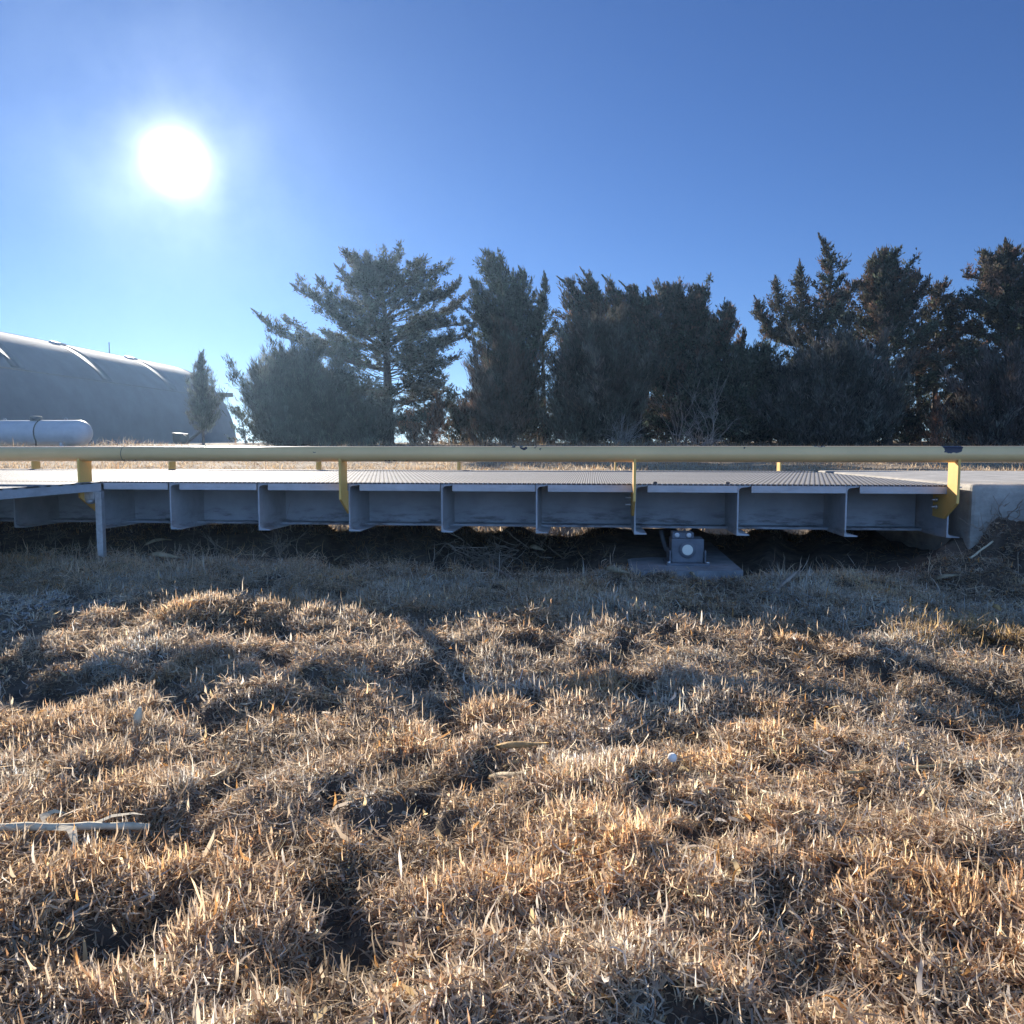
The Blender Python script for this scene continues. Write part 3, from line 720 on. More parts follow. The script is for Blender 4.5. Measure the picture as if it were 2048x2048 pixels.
tree(14, 'tall open cedar with visible straight trunk and long reaching left limbs', 34.5,
     [([(777, 893), (776, 800), (772, 650), (765, 580), (759, 532)], [(0, 90), (.12, 120), (.3, 150), (.5, 155), (.7, 128), (.85, 84), (.95, 36), (1, 6)], 150, 13, D(OP, t0=.10, dens=.95, per=14, inner=.32, limb_r=.018, rise=(-10, 34))),
      ([(772, 742), (690, 722), (610, 690), (552, 668), (522, 632)], [(0, 10), (.4, 34), (.8, 26), (1, 8)], 34, 3.5, D(LM, t0=.35)),
      ([(771, 700), (690, 650), (640, 605), (592, 578)], [(0, 10), (.5, 34), (1, 10)], 26, 3, D(LM, t0=.4)),
      ([(690, 650), (665, 600), (636, 558)], [(0, 14), (.6, 18), (1, 5)], 16, 2, D(LM, t0=.3)),
      ([(768, 620), (720, 575), (678, 540)], [(0, 16), (.6, 26), (1, 6)], 18, 2.5, D(LM, t0=.3)),
      ([(766, 580), (742, 545), (733, 510)], [(0, 20), (.6, 18), (1, 4)], 18, 2, D(LM, t0=.2)),
      ([(770, 640), (850, 605), (905, 585), (918, 562)], [(0, 10), (.5, 30), (1, 6)], 26, 3, D(LM, t0=.35)),
      ([(768, 590), (820, 560), (838, 520)], [(0, 15), (.6, 22), (1, 4)], 20, 2.5, D(LM, t0=.3)),
      ([(772, 725), (860, 700), (930, 675), (945, 650)], [(0, 10), (.5, 36), (1, 10)], 30, 3.5, D(LM, t0=.35)),
      ([(774, 690), (850, 655), (925, 640)], [(0, 10), (.5, 36), (1, 10)], 28, 3, D(LM, t0=.35, dy=1)),
      ([(775, 790), (700, 790), (660, 840)], [(0, 6), (1, 4)], 5, 3.2, D(LM, bare=1, t0=.4)),
      ([(775, 805), (850, 800), (905, 790)], [(0, 6), (.6, 20), (1, 12)], 10, 3.4, D(LM, t0=.5)),
      ([(776, 845), (850, 840), (900, 860)], [(0, 6), (.6, 20), (1, 12)], 10, 3.0, D(LM, t0=.4))], [(.085, .095, .068), (.10, .10, .075), (.11, .10, .078)])
tree(15, 'low reddish dead bush at the right foot of the open cedar', 34,
     [([(858, 893), (868, 850), (880, 815)], [(0, 40), (.5, 30), (1, 10)], 50, 1.5, D(FB, sl=.26, per=8)), ([(830, 893), (828, 860)], [(0, 36), (1, 15)], 30, 1.5, D(FB, ground=1, sl=.26, per=8))], RUST, 'shrub', 'dead_bush', 'low shrubs at the foot of the windbreak')
tree(16, 'dense dark green cedar with one leaning pointed crown', 35.5,
     [([(1025, 893), (1022, 750), (1000, 600), (982, 516)], [(0, 60), (.3, 74), (.55, 66), (.8, 42), (.94, 18), (1, 5)], 190, 10, D(DN)),
      ([(1022, 780), (1045, 640), (1048, 548)], [(0, 30), (.5, 38), (1, 5)], 90, 5, D(DN)),
      ([(1022, 800), (1075, 690), (1092, 562)], [(0, 30), (.5, 30), (1, 4)], 80, 4, D(DN)),
      ([(1015, 760), (965, 640), (950, 570)], [(0, 30), (.5, 28), (1, 5)], 70, 4, D(DN))], GREEN)
tree(17, 'narrow brown pointed cedar in front of the leaning dark cedar', 32.5,
     [([(1008, 893), (1010, 780), (1014, 655)], [(0, 58), (.3, 62), (.55, 46), (.8, 24), (1, 4)], 210, 4, D(FB, sl=.30)),
      ([(965, 893), (958, 800), (960, 750)], [(0, 30), (.6, 26), (1, 6)], 70, 2, D(FB, ground=1, sl=.30))], BROWN)
tree(18, 'twin topped wind combed cedar behind the brown pointed bush', 36,
     [([(1180, 893), (1172, 760), (1160, 620), (1140, 566)], [(0, 60), (.4, 60), (.75, 36), (1, 5)], 140, 8, D(DN, lean=(-.25, 0, .05))),
      ([(1185, 780), (1195, 640), (1178, 553)], [(0, 35), (.6, 36), (1, 4)], 100, 5, D(DN, lean=(-.25, 0, 0))),
      ([(1190, 790), (1235, 660), (1222, 566)], [(0, 35), (.6, 34), (1, 4)], 100, 5, D(DN, lean=(-.25, 0, 0))),
      ([(1190, 800), (1270, 680), (1262, 575)], [(0, 40), (.6, 32), (1, 4)], 90, 5, D(DN, lean=(-.25, 0, 0)))], BROWN + GREEN)
tree(19, 'rounded brown bush cedar with a tuft of bare twigs on top', 32,
     [([(1195, 893), (1198, 790), (1200, 655)], [(0, 84), (.3, 84), (.55, 62), (.75, 34), (1, 4)], 230, 4, D(FB, sl=.30)),
      ([(1150, 893), (1140, 800), (1128, 745)], [(0, 40), (.6, 40), (1, 14)], 110, 3, D(FB, ground=1, sl=.30)),
      ([(1245, 893), (1255, 800), (1246, 735)], [(0, 40), (.6, 40), (1, 12)], 110, 3, D(FB, ground=1, sl=.30))], [(.12, .105, .078), (.10, .098, .072), (.15, .108, .08)], name='cedar_bush')
tree(20, 'broad dark cedar with two blunt tops in the middle of the row', 35,
     [([(1352, 893), (1350, 760), (1348, 650), (1342, 580)], [(0, 84), (.4, 88), (.7, 60), (.9, 22), (1, 4)], 190, 9, D(DN)),
      ([(1355, 790), (1395, 680), (1400, 582)], [(0, 40), (.6, 40), (1, 4)], 110, 6, D(DN)),
      ([(1360, 800), (1435, 710), (1462, 622)], [(0, 40), (.6, 36), (1, 5)], 100, 5, D(DN)),
      ([(1345, 800), (1290, 690), (1300, 605)], [(0, 40), (.6, 42), (1, 6)], 100, 5, D(DN)),
      ([(1365, 830), (1450, 780), (1492, 668)], [(0, 30), (.6, 24), (1, 4)], 60, 3, D(DN))], GREEN + BROWN)
tree(21, 'low spreading dark cedar filling the dip before the forked cedar', 34,
     [([(1490, 893), (1495, 800), (1500, 735)], [(0, 95), (.5, 80), (1, 20)], 150, 5, D(DN, lean=(0, 0, 0))), ([(1540, 893), (1545, 800), (1530, 705)], [(0, 50), (.6, 32), (1, 6)], 70, 3, D(OP, ground=1)),
      ([(1425, 893), (1420, 810), (1430, 740)], [(0, 60), (.6, 50), (1, 14)], 100, 4, D(DN, ground=1))], GREEN, name='cedar_bush')
tree(22, 'forked open cedar with four candle like tops and clear trunk', 35,
     [([(1638, 893), (1636, 780), (1632, 700), (1642, 640), (1660, 595), (1663, 540), (1655, 500), (1645, 482)], [(0, 50), (.3, 46), (.5, 40), (.65, 34), (.8, 26), (.92, 13), (1, 3)], 120, 8, D(OP, t0=.15, rise=(5, 45))),
      ([(1632, 705), (1605, 692), (1570, 688), (1540, 665), (1524, 635), (1514, 606)], [(0, 20), (.4, 32), (.75, 20), (1, 4)], 60, 3.5, D(LM, t0=.2)),
      ([(1590, 690), (1566, 650), (1554, 600), (1551, 562)], [(0, 24), (.5, 24), (1, 3)], 50, 2.5, D(LM, t0=.05)),
      ([(1632, 700), (1607, 640), (1600, 585), (1601, 536)], [(0, 30), (.5, 30), (.8, 14), (1, 3)], 70, 3, D(LM, t0=.1)),
      ([(1642, 650), (1680, 605), (1715, 566)], [(0, 20), (.5, 22), (1, 6)], 36, 3, D(LM, t0=.15)),
      ([(1636, 740), (1690, 700), (1720, 690)], [(0, 20), (.5, 22), (1, 8)], 26, 2.5, D(LM, t0=.3))], GREEN + BROWN)
tree(23, 'full rust tinged cedar with a blunt lumpy top right of the forked cedar', 35.5,
     [([(1775, 893), (1772, 760), (1768, 640), (1766, 508)], [(0, 85), (.25, 92), (.5, 82), (.7, 60), (.85, 34), (1, 8)], 150, 10, D(OP, dens=1.0, per=13, rise=(6, 50), t0=.12, sub=7)),
      ([(1770, 690), (1750, 590), (1747, 528)], [(0, 24), (.6, 26), (1, 5)], 50, 3, D(DN, cols=BROWN, lean=(0, 0, 0))),
      ([(1770, 680), (1815, 600), (1836, 550)], [(0, 24), (.6, 26), (1, 10)], 50, 3, D(OP, t0=.2, cols=BROWN)),
      ([(1770, 660), (1785, 570), (1790, 528)], [(0, 24), (.6, 22), (1, 6)], 40, 3, D(OP, t0=.2))], GREEN + BROWN)
tree(24, 'low dark bush cedar with pinkish bare tips below the rust tinged cedar', 32,
     [([(1670, 893), (1668, 800), (1672, 760)], [(0, 95), (.5, 86), (1, 30)], 210, 3, D(FB, sl=.26)),
      ([(1735, 893), (1735, 800), (1730, 748)], [(0, 60), (.6, 44), (1, 14)], 120, 3, D(FB, ground=1, sl=.26)),
      ([(1600, 893), (1590, 830), (1585, 790)], [(0, 60), (.6, 44), (1, 14)], 110, 3, D(FB, ground=1, sl=.26)),
      ([(1725, 800), (1722, 760), (1720, 715)], [(0, 40), (.5, 30), (1, 6)], 40, 2, D(FB, cols=PINK, per=3))], [(.095, .098, .08), (.105, .095, .08)], name='cedar_bush')
tree(25, 'thin cedar on a bare forked trunk before the tall right hand cedar', 36,
     [([(1868, 893), (1870, 790), (1872, 690), (1880, 574)], [(0, 30), (.3, 46), (.55, 58), (.8, 36), (1, 10)], 76, 7, D(OP, t0=.36, per=11)),
      ([(1872, 850), (1895, 800), (1930, 770), (1960, 750)], [(0, 6), (.6, 22), (1, 16)], 18, 5, D(LM, t0=.5)),
      ([(1872, 720), (1905, 650), (1915, 600)], [(0, 20), (.6, 28), (1, 6)], 40, 3, D(OP, t0=.15))], GREEN + BROWN)
tree(26, 'tall shaggy cedar with tiered branches at the right edge', 34,
     [([(2040, 893), (2040, 740), (2030, 610), (2014, 512)], [(0, 95), (.25, 112), (.5, 105), (.7, 82), (.85, 50), (1, 10)], 160, 13, D(OP, dens=1.0, per=14, t0=.08, rise=(-8, 30), sub=4)),
      ([(2030, 640), (1975, 560), (1930, 553)], [(0, 14), (.6, 22), (1, 8)], 22, 3, D(LM, t0=.4)),
      ([(2025, 600), (1985, 520), (1968, 510)], [(0, 14), (.6, 22), (1, 8)], 22, 3, D(LM, t0=.3)),
      ([(2035, 690), (1970, 630), (1925, 612)], [(0, 14), (.6, 28), (1, 10)], 26, 3, D(LM, t0=.35)),
      ([(2120, 893), (2115, 740), (2105, 560)], [(0, 80), (.5, 80), (1, 12)], 90, 8, D(OP, ground=1, per=10))], GREEN + BROWN)
tree(27, 'bushy cedar with pale bare branches low at the right edge', 31.5,
     [([(2035, 893), (2040, 820), (2048, 760)], [(0, 90), (.5, 74), (1, 20)], 170, 4, D(FB, sl=.26)),
      ([(1975, 893), (1965, 830), (1970, 790)], [(0, 56), (.6, 40), (1, 14)], 90, 3, D(FB, ground=1, sl=.26)),
      ([(2030, 800), (2010, 760), (1995, 735)], [(0, 24), (1, 10)], 20, 2, D(LM, cols=PINK, per=2, t0=.1))], [(.10, .096, .08), (.13, .10, .085)], name='cedar_bush')
tree(28, 'little rust red cedar sapling below the bare forked trunk', 31,
     [([(1873, 893), (1874, 850), (1876, 800)], [(0, 17), (.5, 13), (1, 2)], 70, 1.2, D(FB, sl=.18, per=7, sig=.09))], RUST, 'tree', 'cedar_sapling')
for i, (px, top, wd, Y) in enumerate(((1085, 620, 70, 41), (1285, 650, 120, 41.5), (1425, 690, 120, 42), (1560, 745, 110, 43), (1700, 630, 90, 42), (1835, 680, 66, 43), (1945, 650, 80, 42), (2060, 640, 110, 41))):
    lab = ('gappy dark cedar seen between the leaning cedar and the twin topped one', 'dark cedar behind the gap between twin topped and broad cedars', 'dark cedar close behind the right shoulder of the broad middle cedar',
           'short dark cedar showing under the limbs of the forked cedar', 'dark cedar closing the space between forked and rust tinged cedars', 'dark cedar seen behind the bare forked trunk from its left',
           'dark cedar seen between the bare forked trunk and the tall shaggy cedar', 'dark cedar hidden mostly behind the tall shaggy cedar')[i]
    op = D(OP, dens=.8, per=7 if i in (0, 5, 6) else 9)
    tree(40 + i, lab, Y, [([(px, 893), (px + 3, 800), (px - 2, top)], [(0, wd), (.5, wd * .85), (.85, wd * .4), (1, 5)], 60 if i in (0, 5, 6) else 72, 7, op)], GREEN, group='cedars of the back row')

UND = ((1060, 842, 60, 38.5), (1160, 835, 70, 39.5), (1270, 846, 70, 38), (1370, 838, 75, 39.5), (1470, 830, 75, 38.5), (1565, 842, 65, 39.5), (1700, 836, 70, 39), (1800, 850, 60, 40), (1905, 838, 60, 39.5), (1990, 826, 70, 38.5), (925, 838, 46, 37.5), (735, 850, 60, 38))
UL = ('dark undergrowth cedar in the gap right of the brown pointed cedar', 'dark undergrowth cedar behind the rounded brown bush', 'dark undergrowth cedar behind the pale fan shaped shrub', 'dark undergrowth cedar at the foot of the broad middle cedar', 'dark undergrowth cedar beyond the spindly bare sapling', 'dark undergrowth cedar under the left limb of the forked cedar',
      'dark undergrowth cedar beyond the pinkish tipped bush', 'dark undergrowth cedar left of the little rust red sapling', 'dark undergrowth cedar right of the little rust red sapling', 'dark undergrowth cedar behind the bushy right edge cedar', 'dark undergrowth cedar between the reddish dead bush and the brown pointed cedar', 'dark undergrowth cedar behind the trunk of the tall open cedar')
for i, (px, top, wd, Y) in enumerate(UND):
    tree(70 + i, UL[i], Y, [([(px, 893), (px + 4, 870), (px - 3, top)], [(0, wd), (.5, wd * .9), (1, wd * .3)], 70, 2, D(DN, t0=.02, lean=(0, 0, 0), sl=.16))], GREEN + BROWN, 'shrub', 'cedar_bush', 'cedar undergrowth below the windbreak')

# bare shrubs in front of the row
def bare_shrub(px, Y, h, n, label, seed, spread=.5, m='deadwood'):
    g = np.random.default_rng(seed); b = at(px, 893, Y); zb = float(gz(b[0], Y))
    T = Tree(seed); root = empty('bare_shrub', (b[0], Y, zb), label, 'shrub', 'low shrubs at the foot of the windbreak')
    for i in range(n):
        az = g.uniform(0, 2 * pi); el = radians(g.uniform(35, 88)); L = h * g.uniform(.5, 1.1)
        d = np.array([cos(az) * cos(el) * spread * 2, sin(az) * cos(el) * spread, sin(el)])
        s = np.linspace(0, 1, 7)[:, None]
        P = np.array([b[0], Y, zb - .05]) + g.normal(0, .08, 3) * [1, 1, 0] + d * L * s + np.cumsum(g.normal(0, .035, (7, 3)), 0) * L
        T.limb(P, .012, .004, 4)
        for j in range(5):
            u = int(g.integers(2, 6)); dd = d + g.normal(0, .6, 3); dd[2] = abs(dd[2])
            T.limb(np.stack([P[u] + dd * L * .35 * q for q in (0, .5, 1)]), .007, .003, 4)
    me = npmesh('twigs', np.concatenate(T.V), np.concatenate(T.Q))
    link('twigs', me, M[m], root)
bare_shrub(1242, 30.5, 1.1, 22, 'pale bare fan shaped shrub at the foot of the rounded brown bush', 61, .9)
bare_shrub(1425, 30.5, 2.2, 6, 'tall spindly bare sapling before the broad middle cedar', 62, .25)
bare_shrub(1395, 31, 1.0, 16, 'low tangle of bare twigs left of the spindly sapling', 63, .9)
bare_shrub(1355, 33, 3.2, 9, 'grey dead branches standing in front of the broad middle cedar', 64, .7)

# ------------------------------------------------------------------ grass
STRAW = np.array([(.50, .37, .225), (.42, .32, .21), (.56, .44, .29), (.36, .255, .165), (.47, .39, .29), (.40, .36, .30), (.44, .24, .11), (.26, .165, .10), (.15, .095, .06), (.52, .45, .35), (.56, .36, .17)])
def blades(P, L, wdt, az, el, curl, col, seed):
    g = np.random.default_rng(seed); N = len(P)
    s = [0, .4, .75, 1.0]; wk = [1, .95, .6, 0]
    pos = P.copy(); out = []; prev = 0; az = az.copy(); daz = g.normal(0, .8, N)
    tw = g.normal(0, .5, N)
    for k in range(4):
        if k:
            ee = el - curl * (s[k] + prev) / 2
            dl = (L * (s[k] - prev))[:, None]
            pos = pos + np.stack([np.cos(az) * np.cos(ee), np.sin(az) * np.cos(ee), np.sin(ee)], 1) * dl
            prev = s[k]; az = az + daz
        sd = np.stack([-np.sin(az), np.cos(az), tw], 1) * (wdt * .5 * wk[k])[:, None]
        if k < 3: out += [pos - sd, pos + sd]
        else: out += [pos]
    V = np.stack(out, 1).reshape(-1, 3)
    b = np.arange(N)[:, None] * 7
    Q = np.concatenate([b + [0, 1, 3, 2], b + [2, 3, 5, 4]]); T = b + [4, 5, 6]
    return V, Q, T, np.repeat(col, 7, 0)

def in_view(x, y, margin=.25):
    a = np.arctan2(x, y) + YAW
    return np.abs(np.tan(a)) * 1.0 < .666 + margin / np.maximum(y, .3)

def near_grass():
    g = np.random.default_rng(21); parts = []
    def scatter(n, p=.75):
        y = .85 + (4.72 - .85) * g.uniform(0, 1, n) ** p; x = -.1 * y + g.uniform(-1, 1, n) * (.70 * y + .22)
        ok = ~((x > .2) & (x < .95) & (y > 4.6))
        grav = (x < -2.35) & (y > 2.95) & (y < 3.75); ok &= ~(grav & (g.uniform(0, 1, n) > .3))
        bank = (x > 2.05) & (y > 3.9); ok &= ~(bank & (g.uniform(0, 1, n) > .95))
        return x[ok], y[ok]
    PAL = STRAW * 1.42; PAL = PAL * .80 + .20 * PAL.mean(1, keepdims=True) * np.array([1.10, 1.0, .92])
    # upright tufts, thick on the hummocks and thin in the hollows between them
    x, y = scatter(64000)
    h, ox, oy = hummock(x, y)
    patch = vnoise(x + 3, y + 7, .45)
    keep = ((.34 + 1.4 * h + .6 * (patch - .45)) * (1 - .93 * pits(x, y))) > g.uniform(.1, .9, len(x))
    x, y, h, ox, oy = x[keep], y[keep], h[keep], ox[keep], oy[keep]
    n = len(x); nb = np.clip(g.poisson(9, n), 3, 30); idx = np.repeat(np.arange(n), nb); N = len(idx)
    rad = g.uniform(.006, .022, n)
    a = g.uniform(0, 2 * pi, N); rq = np.sqrt(g.uniform(0, 1, N)) * rad[idx]
    bx = x[idx] + np.cos(a) * rq; by = y[idx] + np.sin(a) * rq
    big = vnoise(x + 20, y + 5, .40)[idx]
    vx = np.cos(a) * .8 + ox[idx] * .8 + g.normal(0, .7, N); vy = np.sin(a) * .8 + oy[idx] * .8 + g.normal(0, .7, N)
    az = np.arctan2(vy, vx)
    el = np.radians(np.clip(g.normal(33, 27, N), -12, 84))
    L = g.uniform(.014, .046, N) * (.55 + .9 * big) * (.7 + .6 * h[idx])
    lg = g.uniform(0, 1, N) < .02; L[lg] *= g.uniform(1.5, 2.4, lg.sum())
    W = g.uniform(.0020, .0056, N); curl = g.normal(.9, 1.6, N)
    tone = (.72 + .5 * vnoise(x, y + 40, .5))[idx] * g.uniform(.6, 1.3, N) * g.uniform(.7, 1.25, n)[idx]
    tuftc = g.choice(11, n, p=[.21, .18, .16, .07, .13, .10, .05, .02, .01, .05, .02])
    hum = np.floor(x / .3).astype(int) * 7 + np.floor(y / .3).astype(int) * 13
    pick = np.where(g.uniform(0, 1, N) < .6, tuftc[idx], g.choice(11, N, p=[.19, .16, .14, .08, .12, .10, .06, .045, .015, .06, .03]))
    col = PAL[pick] * tone[:, None]
    wm = vnoise(x + 60, y, .30)[idx]; col = col * np.stack([1 + .20 * (wm - .5), 1 - .22 * (wm - .5), 1 - .75 * (wm - .5)], 1)
    ol = np.exp(-((bx - 1.75) / .45) ** 2 - ((by - 3.35) / .26) ** 2) > g.uniform(.15, .9, N)
    col[ol] = np.array([.54, .37, .17]) * g.uniform(.6, 1.3, ol.sum())[:, None]; L[ol] *= 1.6; W[ol] *= .7
    parts.append(blades(np.stack([bx, by, gz(bx, by) - .003], 1), L, W, az, el, curl, np.minimum(col, .92), 31))
    # flattened thatch
    x, y = scatter(230000, .75)
    thin = vnoise(x + 11, y + 2, .22) * .6 + vnoise(x, y + 31, .09) * .4
    ok = thin * (1 - .60 * pits(x, y)) > g.uniform(.10, .58, len(x)); x, y = x[ok], y[ok]; N = len(x)
    pc = g.choice(11, N, p=[.15, .13, .10, .13, .10, .13, .07, .08, .05, .04, .02])
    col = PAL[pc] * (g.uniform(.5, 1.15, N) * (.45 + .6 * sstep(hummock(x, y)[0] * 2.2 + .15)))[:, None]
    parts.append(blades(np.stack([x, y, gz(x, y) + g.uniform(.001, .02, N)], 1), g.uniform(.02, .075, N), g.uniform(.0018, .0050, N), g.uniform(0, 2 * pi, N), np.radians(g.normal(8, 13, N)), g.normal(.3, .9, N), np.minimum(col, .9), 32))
    # fine tangled stems lying over the tufts
    x, y = scatter(60000, .75); ok = vnoise(x + 71, y, .35) * (1 - .8 * pits(x, y)) > g.uniform(.2, .65, len(x)); x, y = x[ok], y[ok]; N = len(x)
    col = PAL[g.choice(11, N, p=[.2, .17, .14, .08, .13, .12, .06, .03, .01, .04, .02])] * g.uniform(.6, 1.2, N)[:, None]
    parts.append(blades(np.stack([x, y, gz(x, y) + g.uniform(.008, .034, N)], 1), g.uniform(.025, .075, N), g.uniform(.0011, .0024, N), g.uniform(0, 2 * pi, N), np.radians(g.normal(10, 16, N)), g.normal(.5, .9, N), np.minimum(col, .9), 35))
    # ranker grass tangled along the foot of the deck
    N = 9000
    y = 4.05 + .95 * g.uniform(0, 1, N) ** .8; x = g.uniform(-4.2, 2.3, N)
    ok = ~((x > .15) & (x < 1.0) & (y > 4.4)) & (np.clip(.75 - .22 * (x + 3.2), .15, .8) + .5 * (vnoise(x, y, .3) - .5) > g.uniform(0, 1, N)); x, y = x[ok], y[ok]; N = len(x)
    col = PAL[g.choice(11, N, p=[.2, .17, .12, .10, .13, .12, .06, .04, .01, .03, .02])] * g.uniform(.6, 1.2, N)[:, None]
    parts.append(blades(np.stack([x, y, gz(x, y)], 1), g.uniform(.06, .19, N), g.uniform(.0022, .0048, N), g.uniform(0, 2 * pi, N), np.radians(g.normal(35, 24, N)), g.normal(1.2, 1.0, N), np.minimum(col, .9), 36))
    # wider curled leaf pieces
    x, y = scatter(6500, .75); N = len(x)
    col = np.array([(.74, .60, .42), (.60, .32, .12), (.58, .45, .31), (.76, .58, .32), (.70, .62, .52)])[g.integers(0, 5, N)] * g.uniform(.65, 1.1, N)[:, None]
    parts.append(blades(np.stack([x, y, gz(x, y) + g.uniform(.004, .03, N)], 1), g.uniform(.018, .065, N), g.uniform(.0035, .009, N), g.uniform(0, 2 * pi, N), np.radians(g.normal(15, 28, N)), g.normal(.6, 1.3, N), col, 33))
    return parts

def under_grass():
    g = np.random.default_rng(51)
    N = 20000
    y = g.uniform(4.7, 6.6, N); x = g.uniform(-5.2, 2.1, N)
    ok = in_view(x, y) & ~((x > .2) & (x < .95)); ok &= vnoise(x, y, .5) > g.uniform(.3, 1.0, N); x, y = x[ok], y[ok]; N = len(x)
    P = np.stack([x, y, gz(x, y)], 1)
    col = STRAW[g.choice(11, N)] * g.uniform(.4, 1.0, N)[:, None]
    n2 = 9000; y2 = g.uniform(5.9, 7.1, n2); x2 = g.uniform(-6, 2.1, n2); ok = in_view(x2, y2) & ~((x2 > .2) & (x2 < .95)); x2, y2 = x2[ok], y2[ok]; n2 = len(x2)
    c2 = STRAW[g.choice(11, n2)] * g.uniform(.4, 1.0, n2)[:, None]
    crest = blades(np.stack([x2, y2, gz(x2, y2) - .004], 1), g.uniform(.02, .075, n2), g.uniform(.003, .008, n2), g.uniform(0, 2 * pi, n2), np.radians(g.uniform(10, 85, n2)), g.normal(.5, .9, n2), c2, 53)
    return [crest, blades(P, g.uniform(.04, .14, N), g.uniform(.002, .004, N), g.uniform(0, 2 * pi, N), np.radians(g.uniform(0, 45, N)), g.normal(.3, .6, N), col, 52)]

def far_grass():
    g = np.random.default_rng(61); parts = []
    N = 90000
    y = 8.3 + 12 * g.uniform(0, 1, N) ** 1.2; x = g.uniform(-1, 1, N) * (y * .95 + .5) - .1 * y
    ok = ~((x > 2.1) & (y < 9.6)) & (vnoise(x, y, .8) * .7 + .3 * vnoise(x, y, .25) > g.uniform(.15, .6, N)); x, y = x[ok], y[ok]; N = len(x)
    P = np.stack([x, y, gz(x, y) - .01], 1)
    col = STRAW[g.choice(11, N, p=[.19, .16, .13, .09, .12, .10, .055, .045, .02, .06, .03])] * g.uniform(.6, 1.15, N)[:, None]
    parts.append(blades(P, g.uniform(.05, .15, N), g.uniform(.006, .013, N), g.uniform(0, 2 * pi, N), np.radians(g.uniform(10, 80, N)), g.normal(.6, .6, N), col, 62))
    N = 26000
    y = 22 + 14 * g.uniform(0, 1, N); x = g.uniform(-1, 1, N) * (y * .95) - .1 * y
    ok = vnoise(x, y, 2.0) > g.uniform(.3, .8, N); x, y = x[ok], y[ok]; N = len(x)
    P = np.stack([x, y, gz(x, y) - .02], 1)
    col = STRAW[g.choice(11, N)] * g.uniform(.5, 1.0, N)[:, None]
    parts.append(blades(P, g.uniform(.15, .55, N) * (.4 + vnoise(x, y, 3)), g.uniform(.010, .022, N), g.uniform(0, 2 * pi, N), np.radians(g.uniform(35, 88, N)), g.normal(.8, .6, N), col, 63))
    return parts

def grass_obj(parts, name, label):
    Vs, Qs, Ts, Cs, n = [], [], [], [], 0
    for V, Q, T, C in parts:
        Vs.append(V); Qs.append(Q + n); Ts.append(T + n); Cs.append(C); n += len(V)
    o = link(name, npmesh(name, np.concatenate(Vs), np.concatenate(Qs), np.concatenate(Ts), np.concatenate(Cs)), M['grass'])
    return tag(o, label, 'grass', kind='stuff')
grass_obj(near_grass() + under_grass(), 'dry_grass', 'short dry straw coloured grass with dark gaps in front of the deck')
grass_obj(far_grass(), 'field_grass', 'dry field grass behind the deck up to the windbreak')

# gravel patch at the left
g = np.random.default_rng(71)
N = 1500
gx = g.uniform(-3.5, -2.3, N); gy = g.uniform(2.9, 3.75, N); ok = in_view(gx, gy, .15) & (vnoise(gx, gy, .3) > .25); gx, gy = gx[ok], gy[ok]; N = len(gx)
ico = np.array([(0, 0, 1), (.89, 0, .45), (.28, .85, .45), (-.72, .53, .45), (-.72, -.53, .45), (.28, -.85, .45), (.72, .53, -.45), (-.28, .85, -.45), (-.89, 0, -.45), (-.28, -.85, -.45), (.72, -.53, -.45), (0, 0, -1)])
icf = np.array([(0, 1, 2), (0, 2, 3), (0, 3, 4), (0, 4, 5), (0, 5, 1), (1, 6, 2), (2, 7, 3), (3, 8, 4), (4, 9, 5), (5, 10, 1), (6, 7, 2), (7, 8, 3), (8, 9, 4), (9, 10, 5), (10, 6, 1), (11, 7, 6), (11, 8, 7), (11, 9, 8), (11, 10, 9), (11, 6, 10)])
rad = g.uniform(.004, .012, N)
Vg = ico[None] * rad[:, None, None] * g.uniform(.65, 1.2, (N, 12, 1)) * np.array([1, 1, .7]) + np.stack([gx, gy, gz(gx, gy) + .003], 1)[:, None]
Tg = (icf[None] + (np.arange(N) * 12)[:, None, None]).reshape(-1, 3)
o = link('gravel', npmesh('gravel', Vg.reshape(-1, 3), None, Tg), mat('pale gravel', (.27, .25, .235), .85, 0, (20, .6, 1.25)))
tag(o, 'patch of pale loose gravel at the left beside the platform leg', 'gravel', kind='stuff')

# ------------------------------------------------------------------ litter one can point to
def stalk(name, a, b, r, label, mtl, group, sag=.0, cat='stalk', leaf=False):
    a = np.array(a, float); b = np.array(b, float)
    n = 9; s = np.linspace(0, 1, n)[:, None]; P = a + (b - a) * s
    rs = np.random.default_rng(abs(hash((round(a[0], 2), round(a[1], 2)))) % 9999)
    P += rs.normal(0, .15 * r, P.shape); P[:, 2] += sag * np.sin(s[:, 0] * pi)
    root = empty(name, P[0], label, cat, group)
    rad = [r * (1.0 + (.28 if k in (2, 5, 7) else 0)) * (1 - .25 * k / n) for k in range(n)]
    MB().tube(P, rad, 10).build('stem', mtl, root)
    if leaf:
        q = P[3]; d = (b - a) / np.linalg.norm(b - a)
        V, Q, T, C = blades(np.array([q, q, P[5]]), np.array([.16, .10, .12]), np.array([.02, .016, .014]), np.array([math.atan2(d[1], d[0]) - .5, math.atan2(d[1], d[0]) + 2.2, math.atan2(d[1], d[0]) + .4]), np.radians(np.array([12., 25, 20])), np.array([.6, .9, .7]), np.ones((3, 3)), 5)
        link('leaf', npmesh('leaf', V, Q, T), M['husk'], root)
    return root
def gp(px, py, lift=.02):
    """the point of the ground seen at a pixel, raised a little"""
    lo, hi = .8, 9.0
    for _ in range(40):
        m = (lo + hi) / 2; q = at(px, py, m)
        if q[2] > float(gz(q[0], q[1])): lo = m
        else: hi = m
    q = at(px, py, lo); q[2] = float(gz(q[0], q[1])) + lift; return q
